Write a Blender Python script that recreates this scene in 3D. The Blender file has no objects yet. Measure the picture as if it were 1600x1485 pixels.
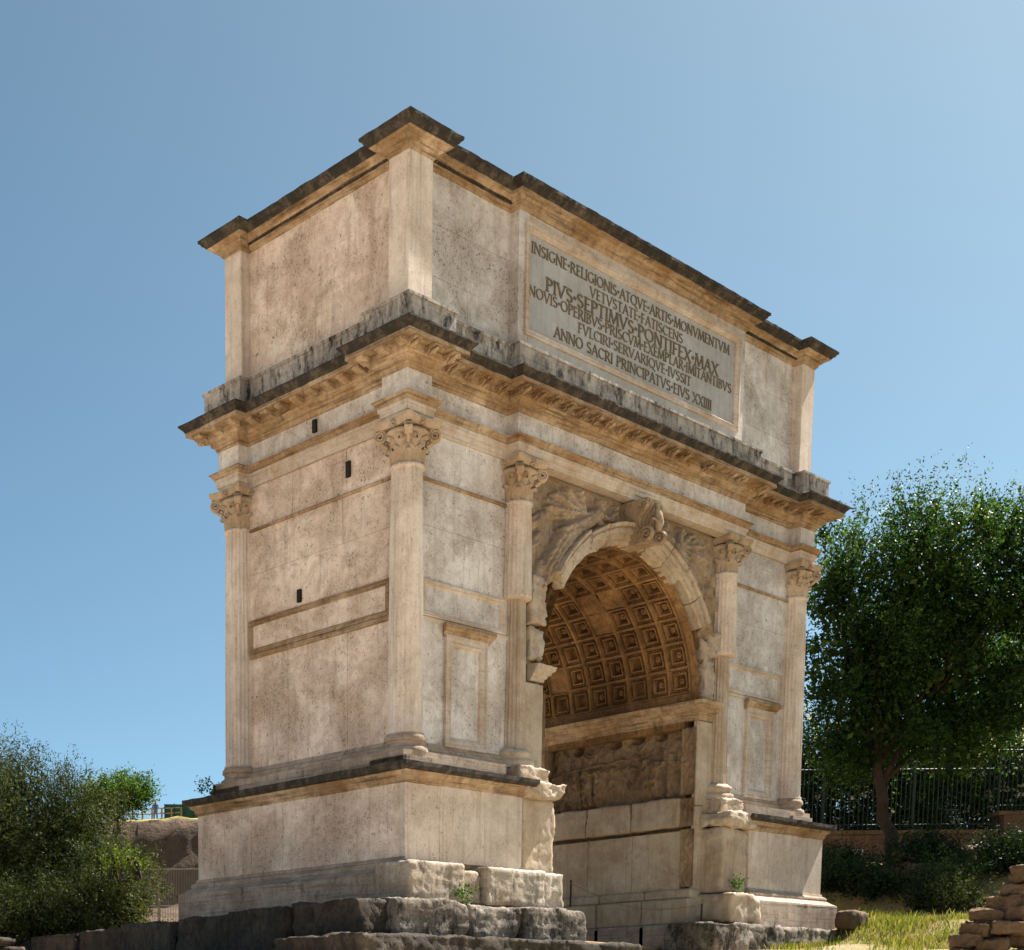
import bpy, bmesh, math, random
import numpy as np
from mathutils import Vector, Matrix, noise
random.seed(7); RNG = np.random.default_rng(7)
scene = bpy.context.scene
COL = scene.collection
# ---------------------------------------------------------------- camera
CAM = Vector((-19.75, -18.2631, 0.0103))
YAW, PITCH, ROLL, FPX = 0.7032, -0.1315, -0.0083, 2294.7
cd = bpy.data.cameras.new('camera'); cam = bpy.data.objects.new('camera', cd); COL.objects.link(cam)
_r = Vector((math.cos(YAW), -math.sin(YAW), 0)); _f0 = Vector((math.sin(YAW), math.cos(YAW), 0)); _z = Vector((0, 0, 1))
_f = _f0*math.cos(PITCH)+_z*math.sin(PITCH); _u = _z*math.cos(PITCH)-_f0*math.sin(PITCH)
_r2 = _r*math.cos(ROLL)+_u*math.sin(ROLL); _u2 = _u*math.cos(ROLL)-_r*math.sin(ROLL)
M = Matrix((_r2, _u2, -_f)).transposed().to_4x4(); M.translation = CAM
cam.matrix_world = M
cd.sensor_fit = 'HORIZONTAL'; cd.sensor_width = 36; cd.lens = 36*FPX/1600
cd.shift_x = (800-348.9)/1600; cd.shift_y = (1892.17-742.5)/1600
cd.clip_start = 0.1; cd.clip_end = 3000
scene.camera = cam
# ---------------------------------------------------------------- sky, sun, exposure
SUN = Vector((.714, -.072, 1.0)).normalized()
w = bpy.data.worlds.new('World'); scene.world = w; w.use_nodes = True
nt = w.node_tree; bg = nt.nodes['Background']
sk = nt.nodes.new('ShaderNodeTexSky'); sk.sky_type = 'NISHITA'; sk.sun_disc = False
sk.sun_elevation = math.asin(SUN.z); sk.sun_rotation = math.atan2(SUN.x, SUN.y)
sk.altitude = 0; sk.air_density = 0.45; sk.dust_density = 1.1; sk.ozone_density = 6.0
tint = nt.nodes.new('ShaderNodeMix'); tint.data_type = 'RGBA'; tint.blend_type = 'MULTIPLY'
tint.inputs['Factor'].default_value = 1.0
nt.links.new(sk.outputs[0], tint.inputs[6]); tint.inputs[7].default_value = (.95, 1.08, .82, 1)
nt.links.new(tint.outputs[2], bg.inputs['Color'])
bg.inputs['Strength'].default_value = 0.071
sl = bpy.data.lights.new('sun', 'SUN'); sl.energy = 5.0; sl.angle = math.radians(.53); sl.color = (1, .93, .82)
so = bpy.data.objects.new('sun', sl); COL.objects.link(so); so.location = (30, -10, 40)
so.rotation_euler = SUN.to_track_quat('Z', 'Y').to_euler()
vs = scene.view_settings
vs.view_transform = 'Standard'; vs.look = 'None'; vs.exposure = 1.62; vs.gamma = 1
# ---------------------------------------------------------------- helpers
def link(name, me, mat=None, parent=None, label=None, cat=None, group=None, kind=None):
    o = bpy.data.objects.new(name, me); COL.objects.link(o)
    if mat is not None and me is not None and len(me.materials) == 0: me.materials.append(mat)
    if parent is not None:
        o.parent = parent
        o.matrix_parent_inverse = Matrix.Translation(-parent.location) if parent.type == 'EMPTY' else Matrix.Identity(4)
    for k, v in (('label', label), ('category', cat), ('group', group), ('kind', kind)):
        if v: o[k] = v
    return o
def empty(name, loc, label=None, cat=None, group=None):
    o = link(name, None, None, None, label, cat, group); o.location = loc; o.empty_display_size = .3
    return o
def mesh(name, V, F, smooth=False):
    me = bpy.data.meshes.new(name); me.from_pydata([tuple(map(float, v)) for v in V], [], F); me.update()
    if smooth:
        for p in me.polygons: p.use_smooth = True
    return me
def npmesh(name, V, F, smooth=False):
    V = np.asarray(V, dtype=np.float32); F = np.asarray(F, dtype=np.int32); k = F.shape[1]
    me = bpy.data.meshes.new(name)
    me.vertices.add(len(V)); me.vertices.foreach_set('co', V.ravel())
    me.loops.add(F.size); me.loops.foreach_set('vertex_index', F.ravel())
    me.polygons.add(len(F)); me.polygons.foreach_set('loop_start', np.arange(0, F.size, k, dtype=np.int32))
    me.polygons.foreach_set('loop_total', np.full(len(F), k, dtype=np.int32))
    if smooth: me.polygons.foreach_set('use_smooth', np.ones(len(F), dtype=bool))
    me.update(calc_edges=True)
    return me
class MB:
    def __init__(s): s.V = []; s.F = []
    def add(s, V, F):
        n = len(s.V); s.V += [tuple(v) for v in V]; s.F += [tuple(i+n for i in f) for f in F]; return s
    def box(s, x0, x1, y0, y1, z0, z1):
        V = [(x, y, z) for z in (z0, z1) for y in (y0, y1) for x in (x0, x1)]
        return s.add(V, [(0, 2, 3, 1), (4, 5, 7, 6), (0, 1, 5, 4), (2, 6, 7, 3), (0, 4, 6, 2), (1, 3, 7, 5)])
    def bbox(s, x0, x1, y0, y1, z0, z1, b=.008):   # box with chamfered edges
        X = (x0, x1); Y = (y0, y1); Z = (z0, z1); V = []; idx = {}
        for i in (0, 1):
            for j in (0, 1):
                for k in (0, 1):
                    sx = b if i == 0 else -b; sy = b if j == 0 else -b; sz = b if k == 0 else -b
                    for a in range(3):
                        idx[i, j, k, a] = len(V)
                        V.append((X[i]+(sx if a != 0 else 0), Y[j]+(sy if a != 1 else 0), Z[k]+(sz if a != 2 else 0)))
        F = []
        g = lambda i, j, k, a: idx[i, j, k, a]
        for i in (0, 1):
            q = [g(i, 0, 0, 0), g(i, 1, 0, 0), g(i, 1, 1, 0), g(i, 0, 1, 0)]; F.append(q if i else q[::-1])
        for j in (0, 1):
            q = [g(0, j, 0, 1), g(0, j, 1, 1), g(1, j, 1, 1), g(1, j, 0, 1)]; F.append(q if j else q[::-1])
        for k in (0, 1):
            q = [g(0, 0, k, 2), g(1, 0, k, 2), g(1, 1, k, 2), g(0, 1, k, 2)]; F.append(q if k else q[::-1])
        for j in (0, 1):
            for k in (0, 1):
                q = [g(0, j, k, 1), g(1, j, k, 1), g(1, j, k, 2), g(0, j, k, 2)]; F.append(q if (j == k) else q[::-1])
        for i in (0, 1):
            for k in (0, 1):
                q = [g(i, 0, k, 2), g(i, 1, k, 2), g(i, 1, k, 0), g(i, 0, k, 0)]; F.append(q if (i == k) else q[::-1])
        for i in (0, 1):
            for j in (0, 1):
                q = [g(i, j, 0, 0), g(i, j, 1, 0), g(i, j, 1, 1), g(i, j, 0, 1)]; F.append(q if (i == j) else q[::-1])
        for i in (0, 1):
            for j in (0, 1):
                for k in (0, 1):
                    q = [g(i, j, k, 0), g(i, j, k, 1), g(i, j, k, 2)]; F.append(q if (i+j+k) % 2 else q[::-1])
        return s.add(V, F)
    def tube(s, pts, rad, n=8, cap=True):
        pts = [Vector(p) for p in pts]; m = len(pts)
        if not hasattr(rad, '__len__'): rad = [rad]*m
        ref = Vector((.31, .22, .92)); V = []
        for i, p in enumerate(pts):
            t = (pts[min(i+1, m-1)]-pts[max(i-1, 0)]).normalized()
            a = t.cross(ref)
            if a.length < 1e-4: a = t.cross(Vector((1, 0, 0)))
            a.normalize(); b = t.cross(a)
            for k in range(n):
                th = 2*math.pi*k/n; V.append(p+(a*math.cos(th)+b*math.sin(th))*rad[i])
        F = [(i*n+k, i*n+(k+1) % n, (i+1)*n+(k+1) % n, (i+1)*n+k) for i in range(m-1) for k in range(n)]
        if cap: F += [tuple(range(n-1, -1, -1)), tuple((m-1)*n+k for k in range(n))]
        return s.add(V, F)
    def lathe(s, prof, cx=0, cy=0, n=32, flute=0, depth=.02):
        V = []; m = len(prof)
        for r, z in prof:
            for k in range(n):
                th = 2*math.pi*k/n
                rr = r-(depth*abs(math.sin(th*flute/2))**.6 if flute else 0)
                V.append((cx+rr*math.cos(th), cy+rr*math.sin(th), z))
        F = [(i*n+k, i*n+(k+1) % n, (i+1)*n+(k+1) % n, (i+1)*n+k) for i in range(m-1) for k in range(n)]
        F += [tuple(range(n-1, -1, -1)), tuple((m-1)*n+k for k in range(n))]
        return s.add(V, F)
    def build(s, name, mat, parent=None, smooth=False, **kw):
        return link(name, mesh(name, s.V, s.F, smooth), mat, parent, **kw)
def fbm(v, sc, oct=4):
    return noise.fractal(Vector(v)*sc, 1.0, 2.0, oct)
def smooth_by_angle(o, ang=35):
    me = o.data
    for p in me.polygons: p.use_smooth = True
    me.set_sharp_from_angle(angle=math.radians(ang))
def rock(name, b, mat, parent=None, res=.1, rough=.04, rnd=.12, seed=0, fs=1.6, top=None, **kw):
    """weathered block: subdivided box, rounded corners, noise-displaced"""
    x0, x1, y0, y1, z0, z1 = b; L = (x1-x0, y1-y0, z1-z0)
    n = [max(2, int(l/res)) for l in L]
    V = {}; VL = []; F = []
    def vid(i, j, k):
        if (i, j, k) not in V:
            p = Vector((x0+L[0]*i/n[0], y0+L[1]*j/n[1], z0+L[2]*k/n[2]))
            c = Vector(((x0+x1)/2, (y0+y1)/2, (z0+z1)/2)); q = p.copy()
            rl = rnd*max(.25, min(1.6, .8+1.6*noise.noise(p*1.9+Vector((seed*2.1, 0, 0)))))
            for a in range(3):
                lo = (x0, y0, z0)[a]+rl; hi = (x1, y1, z1)[a]-rl
                q[a] = min(max(p[a], min(lo, c[a])), max(hi, c[a]))
            d = p-q
            if d.length > 1e-6: p = q+d.normalized()*min(d.length, rl)
            nn = d.normalized() if d.length > 1e-6 else (p-c).normalized()
            o_ = Vector((seed*7.3, seed*3.1, 0)); pl = Vector((p.x*.7, p.y*.7, p.z*6.5))
            h = fbm(p+o_, fs*.8, 3)*rough*.45+fbm(pl+o_, fs*.8, 4)*rough*.32-abs(fbm(p+o_, fs*4.5, 4))*rough*.55-max(0, fbm(p+o_, fs*1.9, 2)-.35)*rough*1.6
            p = p+nn*h
            if top: p.z += top(p)
            V[i, j, k] = len(VL); VL.append(p)
        return V[i, j, k]
    for a in range(3):
        b1, b2 = (a+1) % 3, (a+2) % 3
        for side in (0, n[a]):
            for i in range(n[b1]):
                for j in range(n[b2]):
                    q = []
                    for di, dj in ((0, 0), (1, 0), (1, 1), (0, 1)):
                        t = [0, 0, 0]; t[a] = side; t[b1] = i+di; t[b2] = j+dj; q.append(vid(*t))
                    F.append(q if side else q[::-1])
    return link(name, mesh(name, VL, F, True), mat, parent, **kw)
# ---------------------------------------------------------------- materials
def new_mat(name):
    m = bpy.data.materials.new(name); m.use_nodes = True
    return m, m.node_tree, m.node_tree.nodes['Principled BSDF']
class NB:
    def __init__(s, t): s.t = t
    def n(s, typ, **kw):
        q = s.t.nodes.new(typ)
        for k, v in kw.items():
            if hasattr(q, k): setattr(q, k, v)
            else: q.inputs[k].default_value = v
        return q
    def l(s, a, b): s.t.links.new(a, b)
    def noise(s, vec, scale, detail=5, rough=.6, dist=0):
        q = s.n('ShaderNodeTexNoise', Scale=scale, Detail=detail, Roughness=rough, Distortion=dist)
        if vec is not None: s.l(vec, q.inputs['Vector'])
        return q.outputs['Fac']
    def ramp(s, fac, a, b, c0=(0, 0, 0, 1), c1=(1, 1, 1, 1)):
        q = s.n('ShaderNodeValToRGB'); e = q.color_ramp.elements
        e[0].position = a; e[1].position = b; e[0].color = c0; e[1].color = c1
        s.l(fac, q.inputs[0]); return q.outputs[0]
    def mix(s, fac, a, b, blend='MIX'):
        q = s.n('ShaderNodeMix', data_type='RGBA', blend_type=blend)
        for sock, v in ((q.inputs[0], fac), (q.inputs[6], a), (q.inputs[7], b)):
            if hasattr(v, 'links'): s.l(v, sock)
            elif isinstance(v, (int, float)): sock.default_value = v
            else: sock.default_value = (*v, 1) if len(v) == 3 else v
        return q.outputs[2]
    def mul(s, a, b):
        q = s.n('ShaderNodeMath', operation='MULTIPLY')
        for i, v in enumerate((a, b)):
            if hasattr(v, 'links'): s.l(v, q.inputs[i])
            else: q.inputs[i].default_value = v
        return q.outputs[0]
def stone(name, ca, cb, stain, stain_amt=.5, streak=.4, pits=.4, crust=0., crust_lo=.5, rough=.85, bump=.25, scale=1., crustcol=(.025, .022, .02), lichen=0., layers=0.):
    m, t, bs = new_mat(name); b = NB(t)
    pos = b.n('ShaderNodeNewGeometry').outputs['Position']
    oi = b.n('ShaderNodeObjectInfo').outputs['Random']
    big = b.noise(pos, .9*scale, 6, .62)
    col = b.mix(b.ramp(big, .36, .64), ca, cb)
    med = b.noise(pos, 4.5*scale, 6, .68, .4)
    col = b.mix(b.mul(b.ramp(med, .47, .74), stain_amt), col, stain)
    mp = b.n('ShaderNodeMapping'); mp.inputs['Scale'].default_value = (5.5, 5.5, .38); b.l(pos, mp.inputs['Vector'])
    st = b.noise(mp.outputs[0], 1.6*scale, 5, .65)
    col = b.mix(b.mul(b.ramp(st, .5, .78), streak), col, tuple(c*.42 for c in stain))
    pale = b.noise(pos, 2.3*scale, 5, .6)
    col = b.mix(b.mul(b.ramp(pale, .55, .8), .45), col, tuple(min(1, c*1.25+.04) for c in ca))
    if layers:
        mp2 = b.n('ShaderNodeMapping'); mp2.inputs['Scale'].default_value = (.5, .5, 14); b.l(pos, mp2.inputs['Vector'])
        ly = b.noise(mp2.outputs[0], 1.7, 5, .7)
        col = b.mix(b.mul(b.ramp(ly, .5, .66), layers), col, tuple(c*.3 for c in stain))
    # fine grain + pits
    gr = b.noise(pos, 38, 6, .75)
    col = b.mix(b.mul(b.ramp(gr, .5, .8), .5), col, tuple(c*.55 for c in stain))
    vz = b.noise(pos, 17, 4, .7, .8)
    pit = b.ramp(vz, .60, .67)
    col = b.mix(b.mul(pit, pits), col, tuple(c*.28 for c in stain))
    cl_ = b.ramp(b.noise(pos, .95*scale, 6, .68, .5), .44, .60)
    col = b.mix(b.mul(cl_, min(.6, .15+pits*.45)), col, tuple(c*.95 for c in stain))
    sp = b.ramp(b.noise(pos, 24, 5, .72), .555, .63)
    col = b.mix(b.mul(b.mul(sp, cl_), min(1, pits*1.3)), col, tuple(c*.38 for c in stain))
    if crust:
        mpc = b.n('ShaderNodeMapping'); mpc.inputs['Scale'].default_value = (2.2, 2.2, 1.0); b.l(pos, mpc.inputs['Vector'])
        cn = b.noise(mpc.outputs[0], 2.1*scale, 9, .78, .2)
        col = b.mix(b.mul(b.ramp(cn, crust_lo, crust_lo+.13), crust), col, crustcol)
    if lichen:
        ln = b.noise(pos, 9, 6, .7)
        col = b.mix(b.mul(b.ramp(ln, .58, .68), lichen), col, (.42, .40, .33))
    hv = b.n('ShaderNodeHueSaturation'); b.l(col, hv.inputs['Color'])
    mr = b.n('ShaderNodeMapRange'); mr.inputs['To Min'].default_value = .92; mr.inputs['To Max'].default_value = 1.05
    b.l(oi, mr.inputs[0]); b.l(mr.outputs[0], hv.inputs['Value'])
    b.l(hv.outputs[0], bs.inputs['Base Color'])
    bs.inputs['Roughness'].default_value = rough; bs.inputs['Specular IOR Level'].default_value = .25
    hsum = b.n('ShaderNodeMath', operation='MULTIPLY_ADD'); b.l(pit, hsum.inputs[0]); hsum.inputs[1].default_value = -.8
    b.l(gr, hsum.inputs[2])
    h2 = b.n('ShaderNodeMath', operation='ADD'); b.l(hsum.outputs[0], h2.inputs[0]); b.l(b.mul(med, 1.2), h2.inputs[1])
    bp = b.n('ShaderNodeBump'); bp.inputs['Strength'].default_value = bump; bp.inputs['Distance'].default_value = .03
    b.l(h2.outputs[0], bp.inputs['Height']); b.l(bp.outputs[0], bs.inputs['Normal'])
    return m
def plain(name, col, rough=.8, var=.25, sc=3, metal=0, bump=.1):
    m, t, bs = new_mat(name); b = NB(t)
    pos = b.n('ShaderNodeNewGeometry').outputs['Position']
    n1 = b.noise(pos, sc, 6, .65)
    c = b.mix(b.ramp(n1, .3, .7), tuple(x*(1-var) for x in col), tuple(min(1, x*(1+var)) for x in col))
    b.l(c, bs.inputs['Base Color']); bs.inputs['Roughness'].default_value = rough; bs.inputs['Metallic'].default_value = metal
    bs.inputs['Specular IOR Level'].default_value = .3
    bp = b.n('ShaderNodeBump'); bp.inputs['Strength'].default_value = bump; bp.inputs['Distance'].default_value = .02
    b.l(b.noise(pos, sc*9, 5), bp.inputs['Height']); b.l(bp.outputs[0], bs.inputs['Normal'])
    return m
def leafmat(name, cols, trans=.35, rough=.45, vscale=.5):
    m, t, bs = new_mat(name); b = NB(t)
    geo = b.n('ShaderNodeNewGeometry')
    rnd = geo.outputs['Random Per Island']
    q = b.n('ShaderNodeValToRGB'); els = q.color_ramp.elements
    els[0].color = (*cols[0], 1); els[1].color = (*cols[-1], 1)
    for i, c in enumerate(cols[1:-1]):
        e = els.new((i+1)/(len(cols)-1)); e.color = (*c, 1)
    cl = b.noise(geo.outputs['Position'], vscale, 3)
    ad = b.n('ShaderNodeMath', operation='MULTIPLY_ADD'); b.l(cl, ad.inputs[0]); ad.inputs[1].default_value = 1.1
    sb = b.n('ShaderNodeMath', operation='MULTIPLY_ADD'); b.l(rnd, sb.inputs[0]); sb.inputs[1].default_value = .7; sb.inputs[2].default_value = -.42
    b.l(sb.outputs[0], ad.inputs[2]); b.l(ad.outputs[0], q.inputs[0])
    b.l(q.outputs[0], bs.inputs['Base Color']); bs.inputs['Roughness'].default_value = rough
    bs.inputs['Specular IOR Level'].default_value = .14
    tr = b.n('ShaderNodeBsdfTranslucent'); tc = b.mix(1.0, q.outputs[0], (1.3, 1.5, .5), 'MULTIPLY'); b.l(tc, tr.inputs['Color'])
    mx = b.n('ShaderNodeMixShader'); mx.inputs[0].default_value = trans
    b.l(bs.outputs[0], mx.inputs[1]); b.l(tr.outputs[0], mx.inputs[2])
    b.l(mx.outputs[0], t.nodes['Material Output'].inputs[0])
    return m
MA = {}
MA['wall'] = stone('bounce_lit_side_travertine', (.88, .725, .62), (.67, .52, .425), (.38, .265, .185), .65, .45, .8, bump=.35)  # same stone as the front; lighter, warmer tone paints bounced light on side faces
MA['column'] = stone('pale_travertine_shaft', (.76, .655, .57), (.65, .535, .445), (.42, .32, .24), .4, .6, .5, bump=.25)
MA['ochre'] = stone('ochre_patinated_marble', (.56, .43, .30), (.34, .205, .10), (.16, .085, .036), .8, .45, .45, crust=.7, crust_lo=.57, bump=.4, layers=.75)
MA['fascia'] = stone('grey_cream_marble', (.69, .62, .56), (.54, .44, .345), (.38, .24, .13), .6, .35, .35, bump=.25, layers=.3)
MA['crust'] = stone('black_crusted_marble', (.15, .12, .09), (.085, .066, .05), (.055, .04, .028), .6, .7, .3, crust=.92, crust_lo=.40, lichen=.12, bump=.35, layers=.4)
MA['plinth'] = stone('streaked_black_white_marble', (.56, .51, .46), (.44, .39, .34), (.20, .16, .13), .45, 1.0, .4, crust=.95, crust_lo=.485, lichen=.15, bump=.3, layers=.35)
MA['attic'] = stone('grey_attic_marble', (.77, .725, .69), (.58, .525, .485), (.33, .26, .20), .6, .4, .75, bump=.35)
MA['panel'] = stone('grey_inscription_slab', (.46, .46, .46), (.38, .375, .37), (.28, .25, .22), .35, .4, .2, bump=.12)
MA['capital'] = stone('carved_cream_marble', (.56, .45, .34), (.45, .33, .22), (.28, .17, .09), .6, .25, .4, bump=.3)
MA['carved'] = stone('stained_carved_marble', (.47, .37, .27), (.34, .24, .15), (.18, .11, .06), .7, .4, .5, crust=.6, crust_lo=.55, bump=.5)
MA['worn'] = stone('black_streaked_worn_marble', (.60, .53, .44), (.44, .35, .26), (.24, .16, .10), .6, .8, .5, crust=.8, crust_lo=.55, bump=.5, layers=.3)
MA['antique'] = stone('weathered_antique_marble', (.56, .48, .39), (.45, .35, .25), (.30, .19, .11), .55, .45, .35, crust=.35, crust_lo=.60, bump=.4)
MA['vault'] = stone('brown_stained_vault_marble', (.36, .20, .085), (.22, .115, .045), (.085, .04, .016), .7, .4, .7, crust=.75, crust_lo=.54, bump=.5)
MA['relief'] = stone('brown_relief_marble', (.42, .29, .18), (.29, .19, .11), (.14, .08, .045), .7, .5, .5, crust=.8, crust_lo=.53, bump=.5)
MA['base'] = stone('travertine_plinth', (.56, .44, .35), (.44, .33, .25), (.26, .18, .12), .55, .4, .6, crust=.75, crust_lo=.55, bump=.5, layers=.5)
MA['rough'] = stone('rough_travertine', (.40, .34, .28), (.26, .21, .17), (.13, .10, .07), .7, .5, .7, crust=.95, crust_lo=.46, lichen=.4, bump=.8, layers=.5)
MA['found'] = stone('dark_concrete_foundation', (.12, .09, .065), (.07, .052, .038), (.04, .03, .022), .6, .3, .6, crust=.8, crust_lo=.46, lichen=.12, bump=.9)
MA['rubble'] = stone('brown_rubble_stone', (.22, .14, .08), (.15, .09, .05), (.08, .05, .03), .7, .2, .6, crust=.55, crust_lo=.58, lichen=.15, bump=.7)
MA['brick'] = stone('old_brick_wall', (.22, .125, .08), (.16, .09, .06), (.10, .06, .045), .6, .3, .5, crust=.5, crust_lo=.55, lichen=.2, bump=.6)
MA['cliff'] = stone('brown_tufa_cliff', (.20, .125, .075), (.14, .085, .05), (.08, .05, .03), .6, .3, .6, crust=.5, crust_lo=.55, bump=1., scale=.4)
MA['bronze'] = plain('dark_bronze_letters', (.14, .10, .05), .5, .3, 6, metal=.0)
MA['hole'] = plain('painted_hole_shade', (.02, .016, .012), .95)  # near-black colour standing in for the shade inside the slots
MA['iron'] = plain('dark_green_iron', (.018, .03, .028), .6, .3, 5)
MA['wood'] = plain('weathered_wood', (.34, .23, .14), .8, .25, 6)
MA['bark'] = plain('brown_bark', (.042, .027, .018), .95, .45, 5, bump=.8)
# ---------------------------------------------------------------- ground
ANCH = np.array([(-19.75, -18.3, -1.65), (-25, -25, -1.8), (-10, -14, -.75), (-5, -6, .4), (0, -3, .85), (5, -3, .98), (9, -3, 1.08), (9.3, -6.5, .75),
 (12, -.9, 1.36), (15, -.6, 2.02), (15.1, -3.2, 2.08), (12, -2.5, 1.45), (13, -5, 1.7), (11, -4.4, 1.22), (17, -1, 2.2), (19, 1, 2.5), (22.4, 3.7, 4.0), (24.7, 3, 4.38),
 (28, 6.8, 4.85), (32, 3.3, 5.0), (26, -2, 4.2), (30, -4, 4.6), (0, 0, 1.15), (6.75, 2, 1.25), (13.5, 2.2, 1.6), (6.75, 8, 1.4), (-3, 5, 1.0), (-6, 2, .85), (0, 10, 1.5),
 (14, 10, 2.6), (5, 13, 2.2), (25, 15, 4.2), (0, 25, 2.0), (-10, 10, .9), (-15, 0, .2), (-20, 15, .5), (40, 30, 5), (60, 60, 6), (0, 60, 3), (-40, 40, 1), (40, -20, 4), (20, -15, 1.0),
 (10, -15, .0), (0, -15, -.8), (-30, -5, -1), (60, -30, 5), (200, 200, 6), (-200, 200, 2), (200, -200, 4), (-200, -200, -3)], dtype=float)
def ground_h(x, y):
    x = np.asarray(x, float); y = np.asarray(y, float)
    d2 = (x[..., None]-ANCH[:, 0])**2+(y[..., None]-ANCH[:, 1])**2+.6
    wgt = d2**-1.9
    return (wgt*ANCH[:, 2]).sum(-1)/wgt.sum(-1)
ax = np.concatenate([[-2500, -900, -400, -200, -110, -70, -48], np.arange(-36, 48, .45), [55, 70, 100, 200, 400, 900, 2500]])
ay = np.concatenate([[-2500, -900, -400, -200, -110, -70, -45], np.arange(-32, 36, .45), [42, 55, 75, 110, 200, 400, 900, 2500]])
gx, gy = np.meshgrid(ax, ay)
gz = ground_h(gx, gy)
gz += np.where((np.abs(gx) < 60) & (np.abs(gy) < 60), .035*np.sin(gx*1.9+1.3*np.sin(gy*1.1))*np.sin(gy*2.3+gx*.7), 0)
nx_, ny_ = len(ax), len(ay)
ii = (np.arange(ny_-1)[:, None]*nx_+np.arange(nx_-1)[None, :]).ravel()
gme = npmesh('ground', np.stack([gx, gy, gz], -1).reshape(-1, 3), np.stack([ii, ii+1, ii+nx_+1, ii+nx_], 1), True)
m, t, bs = new_mat('dry_earth_and_grass'); b = NB(t)
pos = b.n('ShaderNodeNewGeometry').outputs['Position']
e1 = b.mix(b.ramp(b.noise(pos, .7, 6), .35, .65), (.56, .46, .35), (.46, .37, .275))
e1 = b.mix(b.ramp(b.noise(pos, 9, 6, .7), .45, .75), e1, (.30, .23, .16))
gcol = b.mix(b.ramp(b.noise(pos, 5, 5, .7), .35, .7), (.13, .15, .04), (.26, .21, .09))
e1 = b.mix(b.mul(b.ramp(b.noise(pos, .22, 5, .6), .54, .62), .85), e1, gcol)
sp_ = b.n('ShaderNodeSeparateXYZ'); b.l(pos, sp_.inputs[0]); mrx = b.n('ShaderNodeMapRange'); b.l(sp_.outputs[0], mrx.inputs[0]); mrx.inputs[1].default_value = 9.6; mrx.inputs[2].default_value = 11.4
soil = b.mix(b.ramp(b.noise(pos, 2.2, 6, .7), .4, .62), (.20, .135, .075), gcol)
e1 = b.mix(mrx.outputs[0], e1, soil)
b.l(e1, bs.inputs['Base Color']); bs.inputs['Roughness'].default_value = .95; bs.inputs['Specular IOR Level'].default_value = .1
bp = b.n('ShaderNodeBump'); bp.inputs['Strength'].default_value = .6; bp.inputs['Distance'].default_value = .05
b.l(b.noise(pos, 14, 6, .7), bp.inputs['Height']); b.l(bp.outputs[0], bs.inputs['Normal'])
link('ground', gme, m, kind='structure')
# ---------------------------------------------------------------- the arch
W, D = 13.5, 4.77
ARCH = empty('triumphal_arch', (W/2, D/2, 1.9), 'single-bay Roman triumphal arch of pale marble with inscribed attic', 'arch')
def plan(F, S, out, inn, w=W, d=D):
    P = []
    def run(iv, fo, fi):
        for k, (a, c) in enumerate(iv):
            P.append(fo(a)); P.append(fo(c))
            if k < len(iv)-1: P.append(fi(c)); P.append(fi(iv[k+1][0]))
    run(F, lambda a: (a, -out), lambda a: (a, inn))
    run(S, lambda a: (w+out, a), lambda a: (w-inn, a))
    run([(c, a) for a, c in F[::-1]], lambda a: (a, d+out), lambda a: (a, d-inn))
    run([(c, a) for a, c in S[::-1]], lambda a: (-out, a), lambda a: (inn, a))
    Q = []
    for p in P:
        if not Q or (abs(p[0]-Q[-1][0])+abs(p[1]-Q[-1][1]) > 1e-6): Q.append(p)
    if abs(Q[0][0]-Q[-1][0])+abs(Q[0][1]-Q[-1][1]) < 1e-6: Q.pop()
    return Q
def sweep(name, P, prof, mat, parent, closed=True, maxlen=1.5, step=.14, wear=.004, gap=.0015, jit=.003, only=None):
    """swept moulding split into separate blocks; prof is a closed (offset,z) loop"""
    n = len(P); ne = n if closed else n-1; made = []
    nrm = []
    for i in range(ne):
        a, c = P[i], P[(i+1) % n]; L = math.hypot(c[0]-a[0], c[1]-a[1]); d = ((c[0]-a[0])/L, (c[1]-a[1])/L)
        nrm.append((d[1], -d[0], d[0], d[1], L))
    for i in range(ne):
        if only and not only(i, P[i], P[(i+1) % n]): continue
        nx, ny, dx, dy, L = nrm[i]; a = P[i]
        pn = nrm[i-1] if (closed or i > 0) else None
        nn = nrm[(i+1) % ne] if (closed or i < ne-1) else None
        # shift of the ends per unit offset, along the edge
        s0 = (pn[0]*dx+pn[1]*dy) if pn else 0
        s1 = (nn[0]*dx+nn[1]*dy) if nn else 0
        k = max(1, round(L/maxlen)); cuts = [0]+[L*(j+random.uniform(-.12, .12))/k for j in range(1, k)]+[L]
        for j in range(k):
            t0, t1 = cuts[j], cuts[j+1]
            f0 = s0 if j == 0 else 0; f1 = s1 if j == k-1 else 0
            g0 = 0 if j == 0 else gap; g1 = 0 if j == k-1 else gap
            m_ = max(1, int((t1-t0)/step)); dn = random.uniform(-jit, jit); dz = random.uniform(-jit, jit)*.6
            V = []; F = []; q = len(prof)
            for s in range(m_+1):
                for (o, z) in prof:
                    u = (t0+g0+f0*o)*(1-s/m_)+(t1-g1+f1*o)*(s/m_)
                    oo = o+dn
                    p = Vector((a[0]+dx*u+nx*oo, a[1]+dy*u+ny*oo, z+dz))
                    if wear and o > -.1:
                        e = noise.noise_vector(p*6.0)*wear+noise.noise_vector(p*1.7)*wear*.7
                        if s in (0, m_): e *= .3
                        p += e
                    V.append(p)
            for s in range(m_):
                for r in range(q):
                    F.append((s*q+r, s*q+(r+1) % q, (s+1)*q+(r+1) % q, (s+1)*q+r))
            F.append(tuple(range(q))); F.append(tuple(m_*q+r for r in range(q-1, -1, -1)))
            made.append(link(name, mesh(name, V, F), mat, parent))
    return made
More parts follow.
